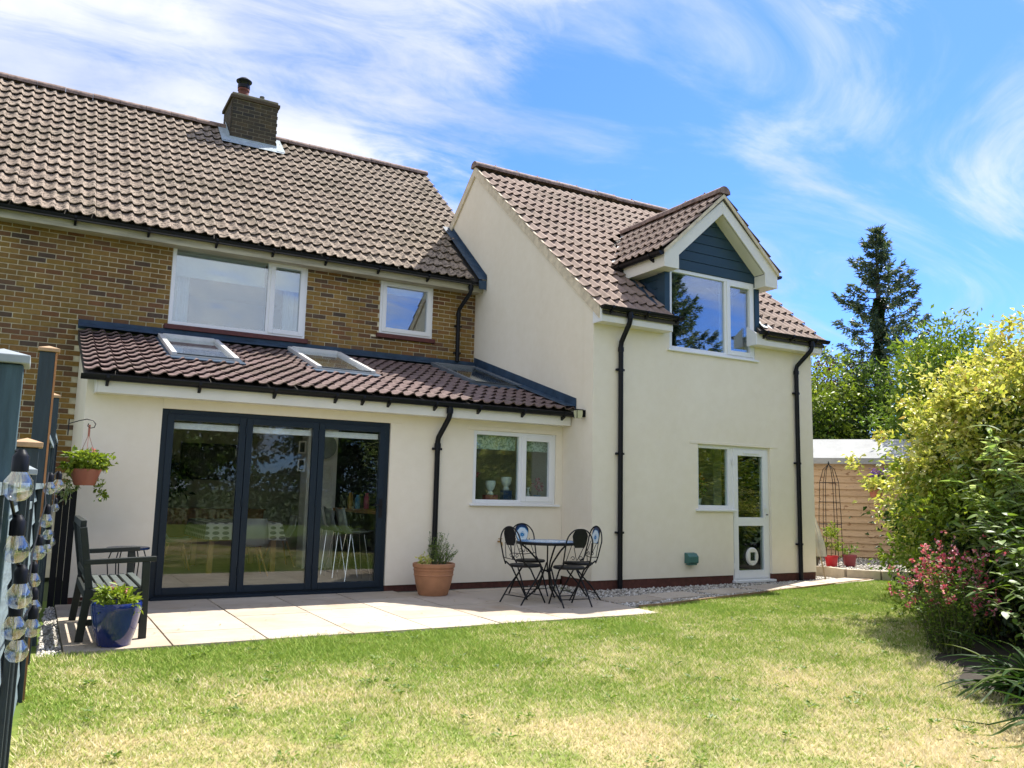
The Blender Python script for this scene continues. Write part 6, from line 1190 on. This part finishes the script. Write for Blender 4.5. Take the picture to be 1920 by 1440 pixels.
# tall thinning spruce with an ivy-clad trunk
sp = thing('spruce_tree', 'tall thinning spruce with ivy clad trunk against the sky', 'tree', (18.4, 7.9, -0.05))
SHT = 10.9; MB().tube([(0, 0, 0), (0, 0, SHT*0.5), (0, 0, SHT)], [0.24, 0.15, 0.02], 10).build('trunk', 'bark', sp, smooth=True)
br = MB(); P = []; D = []; z = 3.6; ga = 0.0
while z < SHT-0.12:
    f_ = (SHT-z)/(SHT-3.6)
    for k in range(3):
        ga += 2.09+rs.uniform(-0.5, 0.5); a = ga; L_ = (0.10+3.15*f_**0.95)*rs.uniform(0.55, 1.12); rise = rs.uniform(-0.04, 0.08)+0.45*(1-f_)**1.5; z0 = z+rs.uniform(-0.10, 0.10)
        pts = []
        for i in range(7): u = i/6; pts.append(Vector((math.cos(a)*L_*u, math.sin(a)*L_*u, z0+L_*(rise*u-0.34*u*(1-u)+0.16*u**3))))
        br.tube(pts, [0.034*f_+0.010, 0.028*f_+.009, 0.022*f_+.007, 0.017*f_+.006, 0.013*f_+.005, 0.008, 0.003], 5)
        for j in range(int(8+44*L_)):
            u = 0.30+0.72*rs.random()**0.8 if f_ > 0.3 else 0.05+rs.random()
            u = min(u, 1.0); i = min(int(u*6), 5); q = pts[i].lerp(pts[i+1], u*6-i); sidew = rs.gauss(0, 0.05+0.22*(1-u)**0.7*min(1, L_*0.5))
            hang = abs(rs.gauss(0, 0.03+0.16*f_*max(0, 1-abs(u-0.62)*1.6)))
            P.append(q+Vector((-math.sin(a)*sidew, math.cos(a)*sidew, -hang))); D.append((math.cos(a)*0.75+rs.gauss(0, .35), math.sin(a)*0.75+rs.gauss(0, .35), 0.15-2.6*hang+rs.gauss(0, .25) if f_ > 0.1 else 0.6))
    z += 0.25*(0.40+1.35*f_)
br.build('branch', 'bark', sp, smooth=True); P = np.repeat(np.array(P), 3, 0); D = np.repeat(np.array(D), 3, 0)+RNG.normal(size=(len(P), 3))*0.30; P = P+RNG.normal(size=P.shape)*0.03
V, F = leaves(P, D, rdir(len(P)), 0.17*(0.6+0.8*RNG.random(len(P))), 0.05, 0.15, 0.1); npmesh('crown', V, F, 'l_spruce', sp)
a = RNG.random(7000)*6.283; zz = 1.5+RNG.random(7000)**1.2*6.9; rr = (0.27-0.022*zz+0.09*RNG.random(7000)*(1+np.sin(zz*4+a))); P = np.stack([np.cos(a)*rr, np.sin(a)*rr, zz], 1); V, F = leaves(P, np.stack([np.cos(a), np.sin(a), -0.5+0*a], 1)+rdir(7000)*0.6, rdir(7000, 0.3), 0.10, 0.08, 0.2, 0.2); npmesh('ivy', V, F, 'l_dark', sp)
s2 = copy_tree(sp); s2.location = (15.2, -16.5, -0.05); s2.rotation_euler = (0, 0, 1.3); s2['label'] = 'spruce beyond the camera, mirrored at the left of the dormer window'
# hedge line closing the horizon beyond the shed and the border
def hedge(label, a, b, h, w, n, m1, m2):
    a, b = Vector(a), Vector(b); L_ = (b-a).length; d = (b-a)/L_; t = RNG.random(n)*L_; s = RNG.normal(size=n)*w*0.45; z = RNG.random(n)**0.75*h*(0.85+0.13*np.sin(t*1.3)+0.08*np.sin(t*3.1)); P = np.stack([a.x+d.x*t-d.y*s, a.y+d.y*t+d.x*s, z-0.05], 1)
    o = thing('hedge', label, 'hedge', (a.x, a.y, -0.05)); P = P-np.array([a.x, a.y, -0.05])
    for m, sl in ((m1, slice(0, n//2)), (m2, slice(n//2, n))): p = P[sl]; V, F = leaves(p, rdir(len(p)), rdir(len(p), 0.6), 0.16*(0.6+0.8*RNG.random(len(p))), 0.10, 0.2, 0.15); npmesh('foliage', V, F, m, o)
hedge('tall mixed hedge running behind the shed', (9.0, 10.5, 0), (26, -2, 0), 2.9, 1.0, 26000, 'l_dark', 'l_green'); hedge('tall hedge along the right boundary behind the border', (20, -3, 0), (2.5, -11.0, 0), 2.6, 0.9, 22000, 'l_dark', 'l_green')
# the far end of the garden, seen mirrored in the glass
hedge('hedge at the far end of the lawn, mirrored in the bifold glass', (-7.0, -21.5, 0), (9, -20.0, 0), 2.6, 0.8, 12000, 'l_dark', 'l_green')
for (x, y, h, s, lb) in ((-1.5, -22.5, 3.2, 1.0, 'broad dark tree mirrored in the middle bifold leaf'), (3.5, -21.0, 3.0, 0.9, 'rounded tree mirrored in the kitchen window'), (8.5, -20.0, 3.4, 1.0, 'dark tree mirrored low in the dormer window')):
    tree('garden_tree', lb, (x, y, -0.05), (h, 0.16), [('l_dark', (0, 0, h+0.3), (2.3*s, 2.0*s, 2.0*s), 5000, 160, 0.4, 0.20, 0.11), ('l_green', (0, 0, h+0.8), (2.2*s, 2.0*s, 1.8*s), 4000, 140, 0.4, 0.2, 0.11)], 'trees at the far end of the garden')
